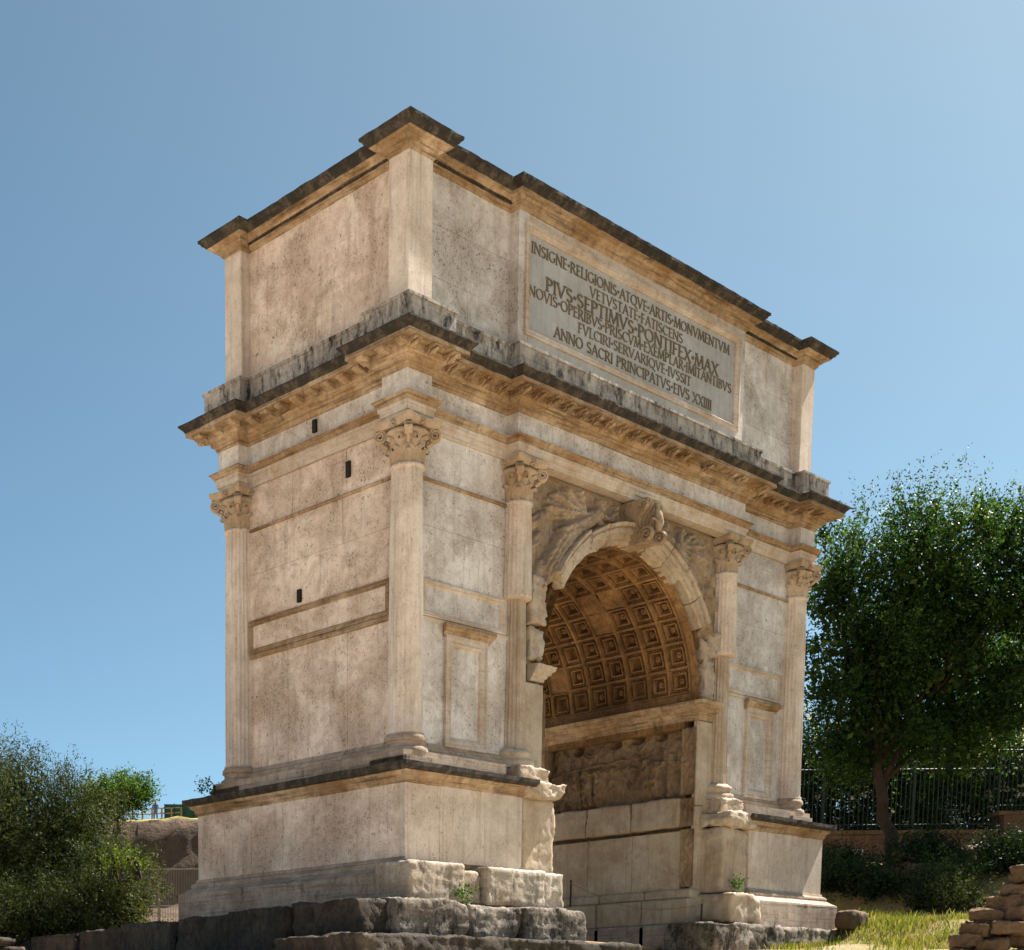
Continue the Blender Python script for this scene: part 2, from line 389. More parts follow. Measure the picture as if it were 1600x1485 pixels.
def slab(name, b, mat, parent, bev=.006, jit=.004):
    """b=(x0,x1,y0,y1,z0,z1)"""
    j = random.uniform(-jit, jit)
    x0, x1, y0, y1, z0, z1 = b
    return MB().bbox(x0, x1, y0+j, y1, z0, z1, bev).build(name, mat, parent)
# masonry core with the arched opening
XC, Z0, RV = 6.75, 6.65, 2.96
core = []
core += [(.26, 1.3), (3.6, 1.3), (3.6, Z0), (3.79, Z0+.02)]
core += [(XC-RV*math.cos(math.pi*k/28), Z0+RV*math.sin(math.pi*k/28)) for k in range(1, 28)]
core += [(9.71, Z0+.02), (9.9, Z0), (9.9, 1.3), (13.24, 1.3), (13.24, 10.2), (.26, 10.2)]
bm = bmesh.new()
f0 = bm.faces.new([bm.verts.new((x, .235, z)) for x, z in core])
ex = bmesh.ops.extrude_face_region(bm, geom=[f0])
bmesh.ops.translate(bm, verts=[v for v in ex['geom'] if isinstance(v, bmesh.types.BMVert)], vec=(0, D-.47, 0))
bmesh.ops.triangulate(bm, faces=[f for f in bm.faces if len(f.verts) > 4]); bmesh.ops.recalc_face_normals(bm, faces=bm.faces)
me = bpy.data.meshes.new('masonry_core'); bm.to_mesh(me); bm.free()
PIER = link('masonry_core', me, MA['antique'], ARCH)
ENT = MB().box(.3, W-.3, .3, D-.3, 10.1, 11.45).build('entablature', MA['fascia'], ARCH)
ATT = MB().box(.26, W-.26, .26, D-.26, 11.4, 14.6).build('attic', MA['attic'], ARCH)
# wall slabs on the piers (front/back: plane Y=.2; sides: plane X=.2)
def cuts(a, c, n):
    return [a]+[a+(c-a)*(i+random.uniform(-.18, .18))/n for i in range(1, n)]+[c]
G = .002
for xa, xb in ((.2, 3.3), (10.2, 13.3)):
    for z0, z1, n in ((4.55, 7.02, 1), (7.02, 7.7, 1), (7.7, 8.6, 2), (8.6, 9.36, 1), (9.36, 10.15, 1)):
        cs = cuts(xa, xb, n)
        for i in range(n):
            for y0, y1 in ((.2, .3), (D-.3, D-.2)):
                slab('wall_slab', (cs[i]+G, cs[i+1]-G, y0, y1, z0+G, z1-G), MA['attic'], PIER)
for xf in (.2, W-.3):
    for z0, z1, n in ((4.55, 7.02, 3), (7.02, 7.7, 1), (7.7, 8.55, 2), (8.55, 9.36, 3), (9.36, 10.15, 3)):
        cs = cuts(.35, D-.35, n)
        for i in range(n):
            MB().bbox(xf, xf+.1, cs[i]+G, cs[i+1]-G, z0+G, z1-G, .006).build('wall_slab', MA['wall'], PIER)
# string course and panel frames
def ring(V4, width, prof, out, inward=True):
    """mitred rectangular frame; V4 = four corners in order, prof=[(t along width 0..1, height)], out = normal vector"""
    c = [Vector(v) for v in V4]; V = []; F = []; q = len(prof)
    for i in range(4):
        a = (c[(i+1) % 4]-c[i]).normalized(); bb = (c[i-1]-c[i]).normalized()
        for tt, h in prof: V.append(c[i]+(a+bb)*width*tt+Vector(out)*h)
    for i in range(4):
        for r in range(q-1):
            F.append((i*q+r, ((i+1) % 4)*q+r, ((i+1) % 4)*q+r+1, i*q+r+1))
    return V, F
PF = [(0, -.02), (0, .045), (.25, .05), (.3, .03), (.6, .03), (.68, .04), (.8, .015), (1, .01), (1, -.02)]
def yframe(x0, x1, z0, z1, wd, y, sgn, prof, name, mat, par=None):
    V, F = ring([(x0, y, z0), (x1, y, z0), (x1, y, z1), (x0, y, z1)], wd, prof, (0, sgn, 0))
    return MB().add(V, F).build(name, mat, par or PIER)
for s, yy in ((-1, .2), (1, D-.2)):
    for xa, xb in ((.62, 2.90), (10.6, 12.88)):
        yframe(xa, xb, 7.06, 7.68, .1, yy, s, PF, 'panel_frame', MA['fascia'])
        NP = [(0, -.02), (0, .07), (.2, .075), (.26, .05), (.5, .05), (.56, .065), (.72, .04), (.8, .0), (1, -.005), (1, -.03)]
        nx0 = xa+.62 if xa < 5 else xa+.95
        if xa > 5: nx0 = 11.42
        yframe(nx0, nx0+1.16, 4.85, 6.82, .24, yy, s, NP, 'niche_frame', MA['fascia'])
        y_ = lambda v: yy+s*v
        mb = MB()
        pr = [(-.02, 6.76), (.05, 6.78), (.07, 6.83), (.13, 6.88), (.17, 6.93), (.17, 6.99), (-.02, 7.01)]
        V = []; F = []
        for xx, sg in ((nx0-.02, -1), (nx0+1.18, 1)):
            for o, z in pr: V.append((xx+sg*max(o, 0)*.6, y_(o), z))
        q = len(pr); F = [(r, (r+1) % q, q+(r+1) % q, q+r) for r in range(q)]+[tuple(range(q)), tuple(range(2*q-1, q-1, -1))]
        mb.add(V, F).build('niche_hood', MA['ochre'], PIER)
        MB().bbox(xa-.2, xb+.3, min(y_(.0), y_(.045)), max(y_(.0), y_(.045)), 9.33, 9.385, .01).build('string_course', MA['ochre'], PIER)
        MB().bbox(xa-.2, xb+.3, min(y_(.0), y_(.03)), max(y_(.0), y_(.03)), 6.985, 7.055, .01).build('string_course', MA['fascia'], PIER)
for s, xx in ((-1, .2), (1, W-.2)):
    V, F = ring([(xx, .56, 7.06), (xx, D-.46, 7.06), (xx, D-.46, 7.68), (xx, .56, 7.68)], .1, PF, (s, 0, 0))
    MB().add(V, F).build('panel_frame', MA['ochre'], PIER)
    MB().bbox(min(xx, xx+s*.045), max(xx, xx+s*.045), .5, D-.5, 9.33, 9.385, .01).build('string_course', MA['ochre'], PIER)
    MB().bbox(min(xx, xx+s*.05), max(xx, xx+s*.05), .5, D-.5, 6.96, 7.055, .012).build('string_course', MA['ochre'], PIER)
# putlog slots on the side wall: dark boxes painted as the shade inside
for yy, zz, h, xh in ((1.58, 9.78, .27, .197), (2.87, 7.87, .23, .197), (2.40, 10.74, .22, .1465)):
    MB().box(xh-.05, xh, yy-.045, yy+.045, zz-h/2, zz+h/2).build('putlog_hole_shade', MA['hole'], PIER)
# base moulding of the upper wall (dado)
DP = [(-.15, 4.3), (.22, 4.3), (.22, 4.56), (.17, 4.58), (.16, 4.66), (.10, 4.69), (.11, 4.76), (.05, 4.80), (.02, 4.88), (-.15, 4.88)]
for x0, x1 in ((.2, 3.0), (10.5, 13.3)):
    sweep('dado_moulding', [(x0, .2), (x1, .2), (x1, D-.2), (x0, D-.2)], DP, MA['base'], PIER, maxlen=1.3)
# pedestals
PC = [(-.2, 4.0), (.0, 4.0), (.015, 4.03), (.04, 4.06), (.05, 4.11), (.11, 4.15), (.13, 4.2), (-.2, 4.21)]
PT = [(-.25, 4.205), (.185, 4.205), (.205, 4.24), (.225, 4.26), (.225, 4.33), (-.25, 4.34)]
BMO = [(-.2, 2.43), (.285, 2.43), (.28, 2.47), (.19, 2.52), (.10, 2.585), (.11, 2.62), (.10, 2.66), (.04, 2.69), (.02, 2.75), (-.2, 2.75)]
BB = [(-.25, 1.9), (.285, 1.9), (.285, 2.428), (-.25, 2.428)]
for side, (xa, xb, jx) in enumerate(((-.44, 2.76, (.46, 1.68)), (10.74, 13.94, (11.81, 12.85)))):
    R4 = [(xa, -.44), (xb, -.44), (xb, D+.44), (xa, D+.44)]
    # die slabs
    ed = [xa]+list(jx)+[xb]
    for i in range(3):
        for y0, y1 in ((-.44, -.3), (D+.3, D+.44)):
            slab('pedestal_slab', (ed[i]+G, ed[i+1]-G, y0, y1, 2.70, 4.02), MA['column'], PIER)
    ys = [-.3, .72, 1.52, 2.68, 3.58, 4.4, D+.3]
    for i in range(6):
        for x0, x1 in ((xa, xa+.14), (xb-.14, xb)):
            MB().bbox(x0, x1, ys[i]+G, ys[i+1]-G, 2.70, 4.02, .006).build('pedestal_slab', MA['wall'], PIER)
    MB().box(xa+.06, xb-.06, -.36, D+.36, 1.6, 4.3).build('pedestal_core', MA['base'], PIER)
    MB().box(xa+.2, xb-.2, -.2, D+.2, 4.2, 4.62).build('pedestal_core', MA['base'], PIER)
    sweep('pedestal_cornice_block', R4, PC, MA['ochre'], PIER, maxlen=1.5)
    sweep('pedestal_top_slab', R4, PT, MA['crust'], PIER, maxlen=1.4, wear=.012)
    # near pier: restored base only along the side; far pier: all round
    ok = (lambda i, p, q: i != 0) if side == 0 else None
    sweep('base_moulding', R4, BMO, MA['base'], PIER, maxlen=1.7, wear=.006, only=ok)
    sweep('base_block', R4, BB, MA['base'], PIER, maxlen=1.9, wear=.008, only=ok)
# worn front base and foundation of the near pier
for i, (bx, r) in enumerate((((-.76, .72, -.84, .0, 1.97, 2.66), .06), ((.74, 1.38, -.66, .0, 1.98, 2.56), .07), ((1.36, 3.05, -.80, .1, 1.96, 2.66), .06), ((3.03, 3.62, -.78, .2, 1.97, 2.64), .07))):
    rock('base_stone', bx, MA['worn'], PIER, .045, r*.6, .07, seed=i, fs=2.2)
for i, bx in enumerate(((-1.45, .42, -1.2, .2, 1.3, 1.97), (.44, 1.95, -1.12, .2, 1.3, 1.93), (1.97, 3.9, -1.2, .2, 1.3, 1.95))):
    rock('foundation_stone', bx, MA['rough'], PIER, .05, .06, .12, seed=10+i, fs=2.4)
for i in range(8):
    y = -1.0+i*1.6
    rock('foundation_stone', (-2.2-.1*(i % 2), -.6, y, y+1.58, .9, 1.93-.04*i), MA['found'], PIER, .07, .09, .04, seed=20+i, fs=2.2)
rock('foundation_stone', (-3.0, 4.6, -1.9, .2, .5, 1.32), MA['found'], PIER, .07, .10, .08, seed=31, fs=2)
# original, broken inner pedestals and bases
for i, (bx, r, sd) in enumerate((((2.80, 3.80, -.42, .3, 2.6, 4.05), .05, 3), ((9.72, 10.72, -.42, .3, 2.6, 4.02), .06, 5))):
    rock('antique_pedestal', bx, MA['antique'], PIER, .06, r, .08, seed=sd, fs=2)
    x0, x1 = bx[0], bx[1]
    rock('antique_pedestal_cap', (x0-.10, x1+.12, -.60, .3, 4.02, 4.34), MA['antique'], PIER, .05, .11, .1, seed=sd+1, fs=2.6)
    rock('antique_plinth', (x0+.05, x1-.02, -.30, .35, 4.30, 4.66), MA['antique'], PIER, .05, .07, .12, seed=sd+2, fs=2.4)
for i, bx in enumerate(((9.55, 10.75, -.78, .2, 1.93, 2.6),)):
    rock('base_stone', bx, MA['antique'], PIER, .06, .07, .14, seed=40+i, fs=2)
rock('foundation_stone', (8.6, 11.6, -1.0, .3, 1.2, 1.93), MA['rough'], PIER, .08, .12, .14, seed=45, fs=2)
rock('foundation_stone', (11.5, 14.4, -1.0, .3, 1.2, 1.92), MA['rough'], PIER, .08, .07, .1, seed=46, fs=2)
# passage walls
for s, xw in ((1, 9.43), (-1, 4.07)):
    X = lambda v: (min(xw, xw-s*v), max(xw, xw-s*v)) if v > 0 else (min(xw, xw-s*v), max(xw, xw-s*v))
    def pbox(name, d0, d1, y0, y1, z0, z1, mat, bev=.008):
        a, c = sorted((xw-s*d0, xw-s*d1)); return MB().bbox(a, c, y0, y1, z0, z1, bev).build(name, mat, PIER)
    for y0, y1 in ((.45, 1.7), (1.705, 2.9), (2.905, 4.0)):
        pbox('passage_slab', -.28, .0, y0, y1, 2.72, 3.98, MA['antique'])
        rock('ledge_block', ((*sorted((xw+s*.28, xw-s*.13)), y0, y1, 4.06, 4.70)), MA['antique'], PIER, .06, .05, .07, seed=int(y0*10)+60, fs=2)
    for y0, y1 in ((.1, 1.3), (1.31, 2.5), (2.51, 4.5)):
        pbox('passage_base_block', -.28, .20, y0, y1, 1.95, 2.5, MA['antique'], .03)
        pbox('passage_base_moulding', -.28, .10, y0, y1, 2.5, 2.72, MA['antique'], .04)
        pbox('passage_foundation', -.28, .45, y0-.3, y1-.1, 1.2, 1.94, MA['base'], .05)
    pbox('passage_jamb', -.28, -.01, 4.1, 4.6, 2.7, 6.4, MA['relief'])
    pbox('jamb_slab', -.6, -.02, .14, .24, 2.6, 4.5, MA['antique'], .02)
    pbox('jamb_slab', -.6, -.01, .13, .24, 4.51, 6.3, MA['antique'], .02)
    pbox('frieze_strip', -.28, .02, .45, 4.1, 6.16, 6.36, MA['vault'])
# impost cornices
IP = [(-.1, 6.30), (.03, 6.30), (.04, 6.36), (.08, 6.38), (.10, 6.44), (.17, 6.48), (.18, 6.53), (.25, 6.56), (.28, 6.66), (-.1, 6.70)]
sweep('impost_block', [(9.43, D-.15), (9.43, .14), (9.98, .14)], IP, MA['ochre'], PIER, closed=False, maxlen=1.2, wear=.012)
sweep('impost_block', [(3.66, .16), (4.05, .16), (4.05, D-.15)], [(o*.72, 6.34+(z-6.30)*.8) for o, z in IP], MA['antique'], PIER, closed=False, maxlen=1.2, wear=.03, step=.06)
# ---------------------------------------------------------------- reliefs (carved height fields)
def caps_h(u, v, caps):
    h = 0
    for (a0, b0, a1, b1, r0, r1, hh) in caps:
        dx, dy = a1-a0, b1-b0; L2 = dx*dx+dy*dy+1e-9
        t = max(0, min(1, ((u-a0)*dx+(v-b0)*dy)/L2)); r = r0+(r1-r0)*t
        d2 = (u-a0-dx*t)**2+(v-b0-dy*t)**2
        if d2 < r*r: h = max(h, hh*(1-d2/(r*r))**.33)
    return h
def relief(name, org, U, Vv, N, u0, u1, v0, v1, res, hf, mat, parent, mask=None):
    nu, nv = int((u1-u0)/res)+1, int((v1-v0)/res)+1; V = []; ok = []; F = []
    org = Vector(org); U = Vector(U); Vv = Vector(Vv); N = Vector(N)
    for j in range(nv):
        for i in range(nu):
            u = u0+(u1-u0)*i/(nu-1); v = v0+(v1-v0)*j/(nv-1)
            V.append(org+U*u+Vv*v+N*hf(u, v)); ok.append(mask(u, v) if mask else True)
    for j in range(nv-1):
        for i in range(nu-1):
            q = (j*nu+i, j*nu+i+1, (j+1)*nu+i+1, (j+1)*nu+i)
            if all(ok[k] for k in q): F.append(q)
    me = mesh(name, V, F, True); return link(name, me, mat, parent)
# flying winged figure in each spandrel (u measured from the arch axis, towards the columns)
VIC = [(1.02, 9.86, 1.06, 9.93, .105, .10, .26), (1.10, 9.78, 1.16, 9.72, .06, .06, .20), (1.20, 9.70, 1.60, 9.48, .15, .17, .25), (1.58, 9.50, 1.75, 9.38, .18, .18, .22),
       (1.15, 9.72, .80, 9.66, .055, .05, .24), (.80, 9.66, .60, 9.88, .05, .035, .22), (1.30, 9.60, 1.06, 9.44, .05, .045, .26), (.58, 9.90, .56, 9.98, .06, .05, .18)]
for k in range(6):   # legs and drapery folds trailing back
    o_ = -.20+.08*k; VIC += [(1.70, 9.42+o_*.3, 2.25, 9.02+o_, .075, .075, .17+.08*(k % 2)), (2.25, 9.02+o_, 2.78+o_*.5, 8.30+o_*.6, .07, .055, .15+.08*(k % 2))]
VIC += [(2.70, 8.42, 2.95, 8.05, .07, .05, .22), (2.85, 8.50, 3.12, 7.85, .10, .12, .14), (2.6, 9.5, 3.1, 9.2, .10, .12, .12), (2.9, 9.0, 3.2, 8.7, .10, .10, .14)]
for k in range(8):   # wing feathers
    a = math.radians(-22+14*k); L_ = 1.25-.07*k
    VIC.append((1.55+.05*k*.2, 9.62, 1.55+L_*math.cos(a), 9.62+L_*.52*math.sin(a), .075, .06, .11+.08*(k % 2)))
def vic_h(sd):
    def h(u, v):
        uu = abs(u)
        wx = uu+.018*noise.noise(Vector((uu*6, v*6, sd+4))); wy = v+.018*noise.noise(Vector((uu*6, v*6, sd+9)))
        c = caps_h(wx, wy, VIC); worn = max(0, fbm((uu, v, sd+6), 1.6, 2)-.25)*.5
        fold = math.sin(60*(uu*.55+v*.83)+6*noise.noise(Vector((uu*3, v*3, sd))))
        if c > 0: return max(.02, c*1.15*(1-worn)+.014*fold+.022*fbm((uu, v, sd+3), 13, 3))
        return .02*fbm((uu, v, sd), 6, 4)+.01
    return h
def vic_mask(u, v): return math.hypot(u, v-Z0) > 3.02 and v < 10.14
for s in (-1, 1):
    for nm, y, n, dirn in (('spandrel_relief', .215, (0, -1, 0), 1), ('spandrel_relief', D-.215, (0, 1, 0), -1)):
        a, c = sorted((s*.3, s*3.3))
        relief(nm, (XC, y, 0), (1, 0, 0), (0, 0, 1), n, a, c, 7.7, 10.16, .019 if y < 1 else .06, vic_h(s*3+1), MA['carved'], PIER, vic_mask)
# panel of the passage: procession in relief, upper part broken away
PRO = []
for k in range(9):
    u = .30+k*.37+random.uniform(-.12, .12); hh = random.uniform(.06, .20); tl = 5.50+random.uniform(-.14, .16)
    PRO += [(u, 4.80, u+.03, 5.2, .07, .1, hh), (u+.13, 4.80, u+.07, 5.2, .06, .09, hh*.9), (u+.04, 5.15, u+.03, 5.48, .12, .12, hh*1.1), (u+.03, tl+.05, u+.04, tl+.08, .075, .075, hh*1.15),
            (u, 5.42, u+.22, 5.5, .045, .04, hh)]
PRO += [(.3, 5.62, 2.0, 5.70, .035, .035, .10), (2.3, 5.7, 2.62, 6.05, .03, .03, .08), (2.6, 5.62, 2.25, 6.02, .03, .03, .08), (1.1, 5.70, 1.13, 5.86, .05, .03, .08)]
for rr in (.09, .17, .25):   # tall branched lamp-stand outline carried above the heads
    for k in range(8):
        a0, a1 = math.pi*(1+k/8), math.pi*(1+(k+1)/8)
        PRO.append((1.12+rr*math.cos(a0), 6.1+rr*math.sin(a0), 1.12+rr*math.cos(a1), 6.1+rr*math.sin(a1), .026, .026, .07))
def pro_h(u, v):
    c = caps_h(u+.03*noise.noise(Vector((u*6, v*6, 2))), v+.03*noise.noise(Vector((u*6, v*6, 8))), PRO)
    er = max(0., min(1., 1.25-1.9*max(0, fbm((u, v, 7), 1.5, 3)+.12))); c *= er
    holes = -.22 if any((u-a)**2/.022+(v-b_)**2/.010 < 1 for a, b_ in ((.75, 6.08), (1.75, 6.10), (2.35, 6.12), (2.95, 6.1))) else 0
    return .03*fbm((u, v, 1), 4, 4)+c*1.7*(.8+.35*noise.noise(Vector((u*24, v*9, 0))))+.035*fbm((u, v, 5), 9, 4)+holes
relief('procession_relief', (9.60, 4.08, 0), (0, -1, 0), (0, 0, 1), (-1, 0, 0), 0, 3.62, 4.70, 6.18, .024, pro_h, MA['relief'], PIER)
relief('procession_relief', (3.90, .46, 0), (0, 1, 0), (0, 0, 1), (1, 0, 0), 0, 3.62, 4.70, 6.18, .06, pro_h, MA['relief'], PIER)
# carved vertical borders
def orn_h(u, v):
    a = v*9.0; cx = .085*math.sin(a)
    vine = max(0, 1-abs(u-cx)/.03)*.03
    ros = max(0, 1-math.hypot(u+cx*.9, (((v*9/math.pi) % 1)-.5)*.35)/.07)*.05
    edge = .03 if abs(u) > .145 else 0
    return max(vine, ros, edge)+.010*fbm((u, v, 2), 18, 3)
for s, xw in ((1, 9.43), (-1, 4.07)):
    for y, z0, z1 in ((.30, 4.74, 6.15), (.30, 4.06, 4.66), (.28, 2.76, 4.0), (4.26, 2.76, 6.15)):
        relief('carved_border', (xw-s*(.03 if z0 > 4.05 else .0), y, 0), (0, 1, 0), (0, 0, 1), (-s, 0, 0), -.17, .17, z0, z1, .022, orn_h, MA['relief'], PIER)
# ---------------------------------------------------------------- archivolt, keystone, rough springers
AP = [(2.66, .24), (2.66, .03), (2.75, .02), (2.755, -.025), (2.86, -.035), (2.865, -.085), (2.95, -.095), (2.955, -.07), (2.985, -.07), (2.99, -.13), (3.05, -.16), (3.06, -.14), (3.06, .24)]
def voussoir(a0, a1, prof, seed, yb=None):
    V = []; F = []; q = len(prof); m_ = 12
    for s in range(m_+1):
        a = math.radians(a0+(a1-a0)*s/m_)
        for r, y in prof:
            p = Vector((XC+r*math.cos(a), y, Z0+r*math.sin(a)))
            e = noise.noise_vector(p*4+Vector((seed, 0, 0)))*.016+noise.noise_vector(p*13)*.012
            if r < 2.7: e += Vector((math.cos(a), 0, math.sin(a)))*abs(noise.noise(p*5+Vector((seed, 2, 0))))*.10
            V.append(p+e)
    for s in range(m_):
        for r in range(q): F.append((s*q+r, (s+1)*q+r, (s+1)*q+(r+1) % q, s*q+(r+1) % q))
    F += [tuple(range(q-1, -1, -1)), tuple(m_*q+r for r in range(q))]
    return MB().add(V, F)
ang = [31, 43, 56, 68, 82, 98, 110, 122, 136, 147]
for i in range(len(ang)-1):
    pr = AP
    if ang[i] in (31, 43): pr = [(2.83, .24), (2.82, -.0), (2.86, -.035), (2.865, -.085), (2.95, -.095), (2.955, -.07), (2.985, -.07), (2.99, -.13), (3.05, -.16), (3.06, -.14), (3.06, .24)]
    if ang[i] >= 122: pr = [(r+.06, y) for r, y in AP]
    voussoir(ang[i]+.2, ang[i+1]-.2, pr, i).build('voussoir', MA['antique'], PIER)
for i in range(len(ang)-1):
    voussoir(ang[i]+.2, ang[i+1]-.2, [(r, D-y) for r, y in AP[::-1]], i+30).build('voussoir', MA['antique'], PIER)
for i, bx in enumerate(((3.50, 3.98, -.02, .3, 7.35, 8.25), (9.62, 9.98, -.02, .3, 7.62, 8.15), (3.55, 4.02, .06, .3, 6.7, 7.34), (9.5, 9.95, .04, .3, 6.7, 7.6), (9.40, 9.7, .06, .3, 7.55, 8.0))):
    rock('springer_stone', bx, MA['antique'], PIER, .045, .08, .08, seed=70+i, fs=3)
# keystone console: S-scroll with a small standing figure
KS = []
for k in range(41):   # S profile (y outwards negative, z)
    t_ = k/40; z = 10.12-.82*t_; KS.append((-.30-.13*math.cos(t_*math.pi*1.9)-.04*t_, z))
mb = MB(); V = []; F = []
for sx in (-1, 1):
    for i, (y, z) in enumerate(KS):
        wd = .24-.05*(i/40); V.append((XC+sx*wd, y, z)); V.append((XC+sx*wd, .25, z))
q = len(KS)
for i in range(q-1):
    a = 2*i; o = 2*q
    F += [(a, a+2, a+3, a+1), (o+a, o+a+1, o+a+3, o+a+2), (a, o+a, o+a+2, a+2)]
F += [(0, 1, o+1, o), (2*q-2, o+2*q-2, o+2*q-1, 2*q-1)]
mb.add(V, F)
def spiral(mb, c, axis, R, turns, r, w, start=0, flip=1):
    ax_ = Vector(axis).normalized(); up = Vector((0, 0, 1)); side = up.cross(ax_).normalized()*flip
    for off in (-w, 0, w):
        pts = []
        for k in range(int(turns*16)+1):
            a = start+2*math.pi*k/16; rr = R*(1-.86*k/(turns*16))
            pts.append(Vector(c)+ax_*off+side*rr*math.cos(a)+up*rr*math.sin(a))
        mb.tube(pts, [r*(1-.5*i/len(pts)) for i in range(len(pts))], 6)
    return mb
for sx in (-.24, .24):
    spiral(mb, (XC+sx*.9, -.42, 9.42), (1, 0, 0), .15, 2, .035, .03, 0); spiral(mb, (XC+sx, -.34, 9.98), (1, 0, 0), .11, 2, .028, .03, 0)
for k in range(4): mb.tube([(XC-.17+.11*k, y-.012, z) for y, z in KS[3:34]], .022, 6)
KEY = mb.build('keystone', MA['carved'], PIER); smooth_by_angle(KEY, 40)
mb = MB(); mb.tube([(XC+.02, -.5, 9.50), (XC+.03, -.52, 9.66), (XC+.02, -.50, 9.83), (XC+.02, -.49, 9.93), (XC+.03, -.50, 10.02)], [.07, .10, .085, .04, .065], 10)
mb.tube([(XC-.08, -.47, 9.88), (XC-.15, -.50, 9.72), (XC-.05, -.56, 9.66)], .03, 6); mb.tube([(XC+.10, -.47, 9.88), (XC+.17, -.46, 9.70), (XC+.15, -.47, 9.56)], .03, 6)
o = mb.build('keystone_figure', MA['carved'], PIER); smooth_by_angle(o, 60)
link('keystone', KEY.data, None, PIER).matrix_basis = Matrix.Translation((2*XC, D, 0)) @ Matrix.Rotation(math.pi, 4, 'Z')
# ---------------------------------------------------------------- coffered vault
mb = MB(); V = []; F = []; nA = 48
for k in range(nA+1):
    a = math.pi*k/nA
    for y in (.14, D-.14): V.append((XC+2.92*math.cos(a), y, Z0+2.92*math.sin(a)))
F = [(2*k, 2*k+1, 2*k+3, 2*k+2) for k in range(nA)]
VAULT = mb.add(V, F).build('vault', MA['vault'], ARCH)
def coffer_mesh(var):
    hw, hh = .26, .264; L = [(0, 0, .12), (0, 0, .0), (.026, .026, -.006), (.036, .036, .07), (.05, .05, .11), (.098, .098, .115), (.102, .102, .035), (.128, .128, .03), (.134, .134, .09), (.14, .14, .20)]
    V = []; F = []
    for (ix, iy, z) in L:
        for sx, sy in ((-1, -1), (1, -1), (1, 1), (-1, 1)):
            e = noise.noise_vector(Vector((sx*ix*9+var, sy*iy*9, z*20)))*.012*min(1, var)
            V.append((sx*(hw-ix)+e.x, sy*(hh-iy)+e.y, z+e.z))
    for k in range(len(L)-1):
        for c in range(4): F.append((4*k+c, 4*k+(c+1) % 4, 4*k+4+(c+1) % 4, 4*k+4+c))
    n = 4*(len(L)-1); F.append((n, n+1, n+2, n+3))
    mb = MB().add(V, F)
    # egg-and-dart beads round the frame
    for c in range(4):
        for k in range(6):
            t_ = -.17+.068*k; p = [(t_, -(hh-.074)), (hw-.074, t_), (t_, hh-.074), (-(hw-.074), t_)][c]
            mb.lathe([(.004, .055), (.019, .065), (.02, .115)], p[0], p[1], 6)
    if var != 2:
        for k in range(6):     # rosette
            a = k*math.pi/3; mb.lathe([(.005, .09), (.028, .10), (.032, .14), (.02, .19)], .042*math.cos(a), .042*math.sin(a), 6)
        mb.lathe([(.004, .06), (.022, .075), (.03, .11), (.03, .19)], 0, 0, 7)
    return mesh('coffer', mb.V, mb.F)
CM = [coffer_mesh(0), coffer_mesh(1.3), coffer_mesh(2), coffer_mesh(3.7)]
pl = MB(); V = []; F = []; n = 7
for j in range(n):
    for i in range(n):
        u = -.262+.524*i/(n-1); v = -.266+.532*j/(n-1); V.append((u, v, .03+.045*fbm((u, v, 3), 5, 3)+(.05 if math.hypot(u, v) < .13 else 0)))
F = [(j*n+i, j*n+i+1, (j+1)*n+i+1, (j+1)*n+i) for j in range(n-1) for i in range(n-1)]
BROK = mesh('coffer', V, F, True)
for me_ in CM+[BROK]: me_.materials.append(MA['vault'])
rc = random.Random(5)
for r in range(15):
    a = math.radians(11+11.286*r)
    for c in range(8):
        y = .58+.521*c
        brk = (r == 4 and c in (2, 3)) or (r == 3 and c == 3) or (r == 8 and c == 6) or rc.random() < .025
        me_ = BROK if brk else CM[rc.choice((0, 1, 1, 2, 3))]
        o = link('coffer', me_, None, VAULT)
        rad = 2.675
        # local x -> world Y, local y -> tangent, local z -> outward radial
        er = Vector((math.cos(a), 0, math.sin(a))); et = Vector((-math.sin(a), 0, math.cos(a)))
        mt = Matrix(((0, et.x, er.x, XC+er.x*rad), (1, 0, 0, y), (0, et.z, er.z, Z0+er.z*rad), (0, 0, 0, 1)))
        o.matrix_basis = mt
# carved bands at the rim and the springing
def band_h(u, v): return .02*abs(math.sin(u*30))*abs(math.sin(v*30))+.012*fbm((u, v, 0), 12, 3)
for y0, y1 in ((.12, .315), (4.49, D-.12)):
    V = []; F = []; nn = 120; w_ = 5
    for k in range(nn+1):
        a = math.radians(2+176*k/nn)
        for j in range(w_):
            y = y0+(y1-y0)*j/(w_-1); rr = 2.70-.025*abs(math.sin(k*.9))*(j in (1, 2, 3))-.01*noise.noise(Vector((k*.7, j, 0)))
            V.append((XC+rr*math.cos(a), y, Z0+rr*math.sin(a)))
    F = [(k*w_+j, k*w_+j+1, (k+1)*w_+j+1, (k+1)*w_+j) for k in range(nn) for j in range(w_-1)]
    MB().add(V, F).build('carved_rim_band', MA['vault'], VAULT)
for s in (-1, 1):
    MB().bbox(*sorted((XC+s*2.66, XC+s*2.8)), .2, D-.2, 6.69, 6.89, .01).build('springing_band', MA['vault'], VAULT)
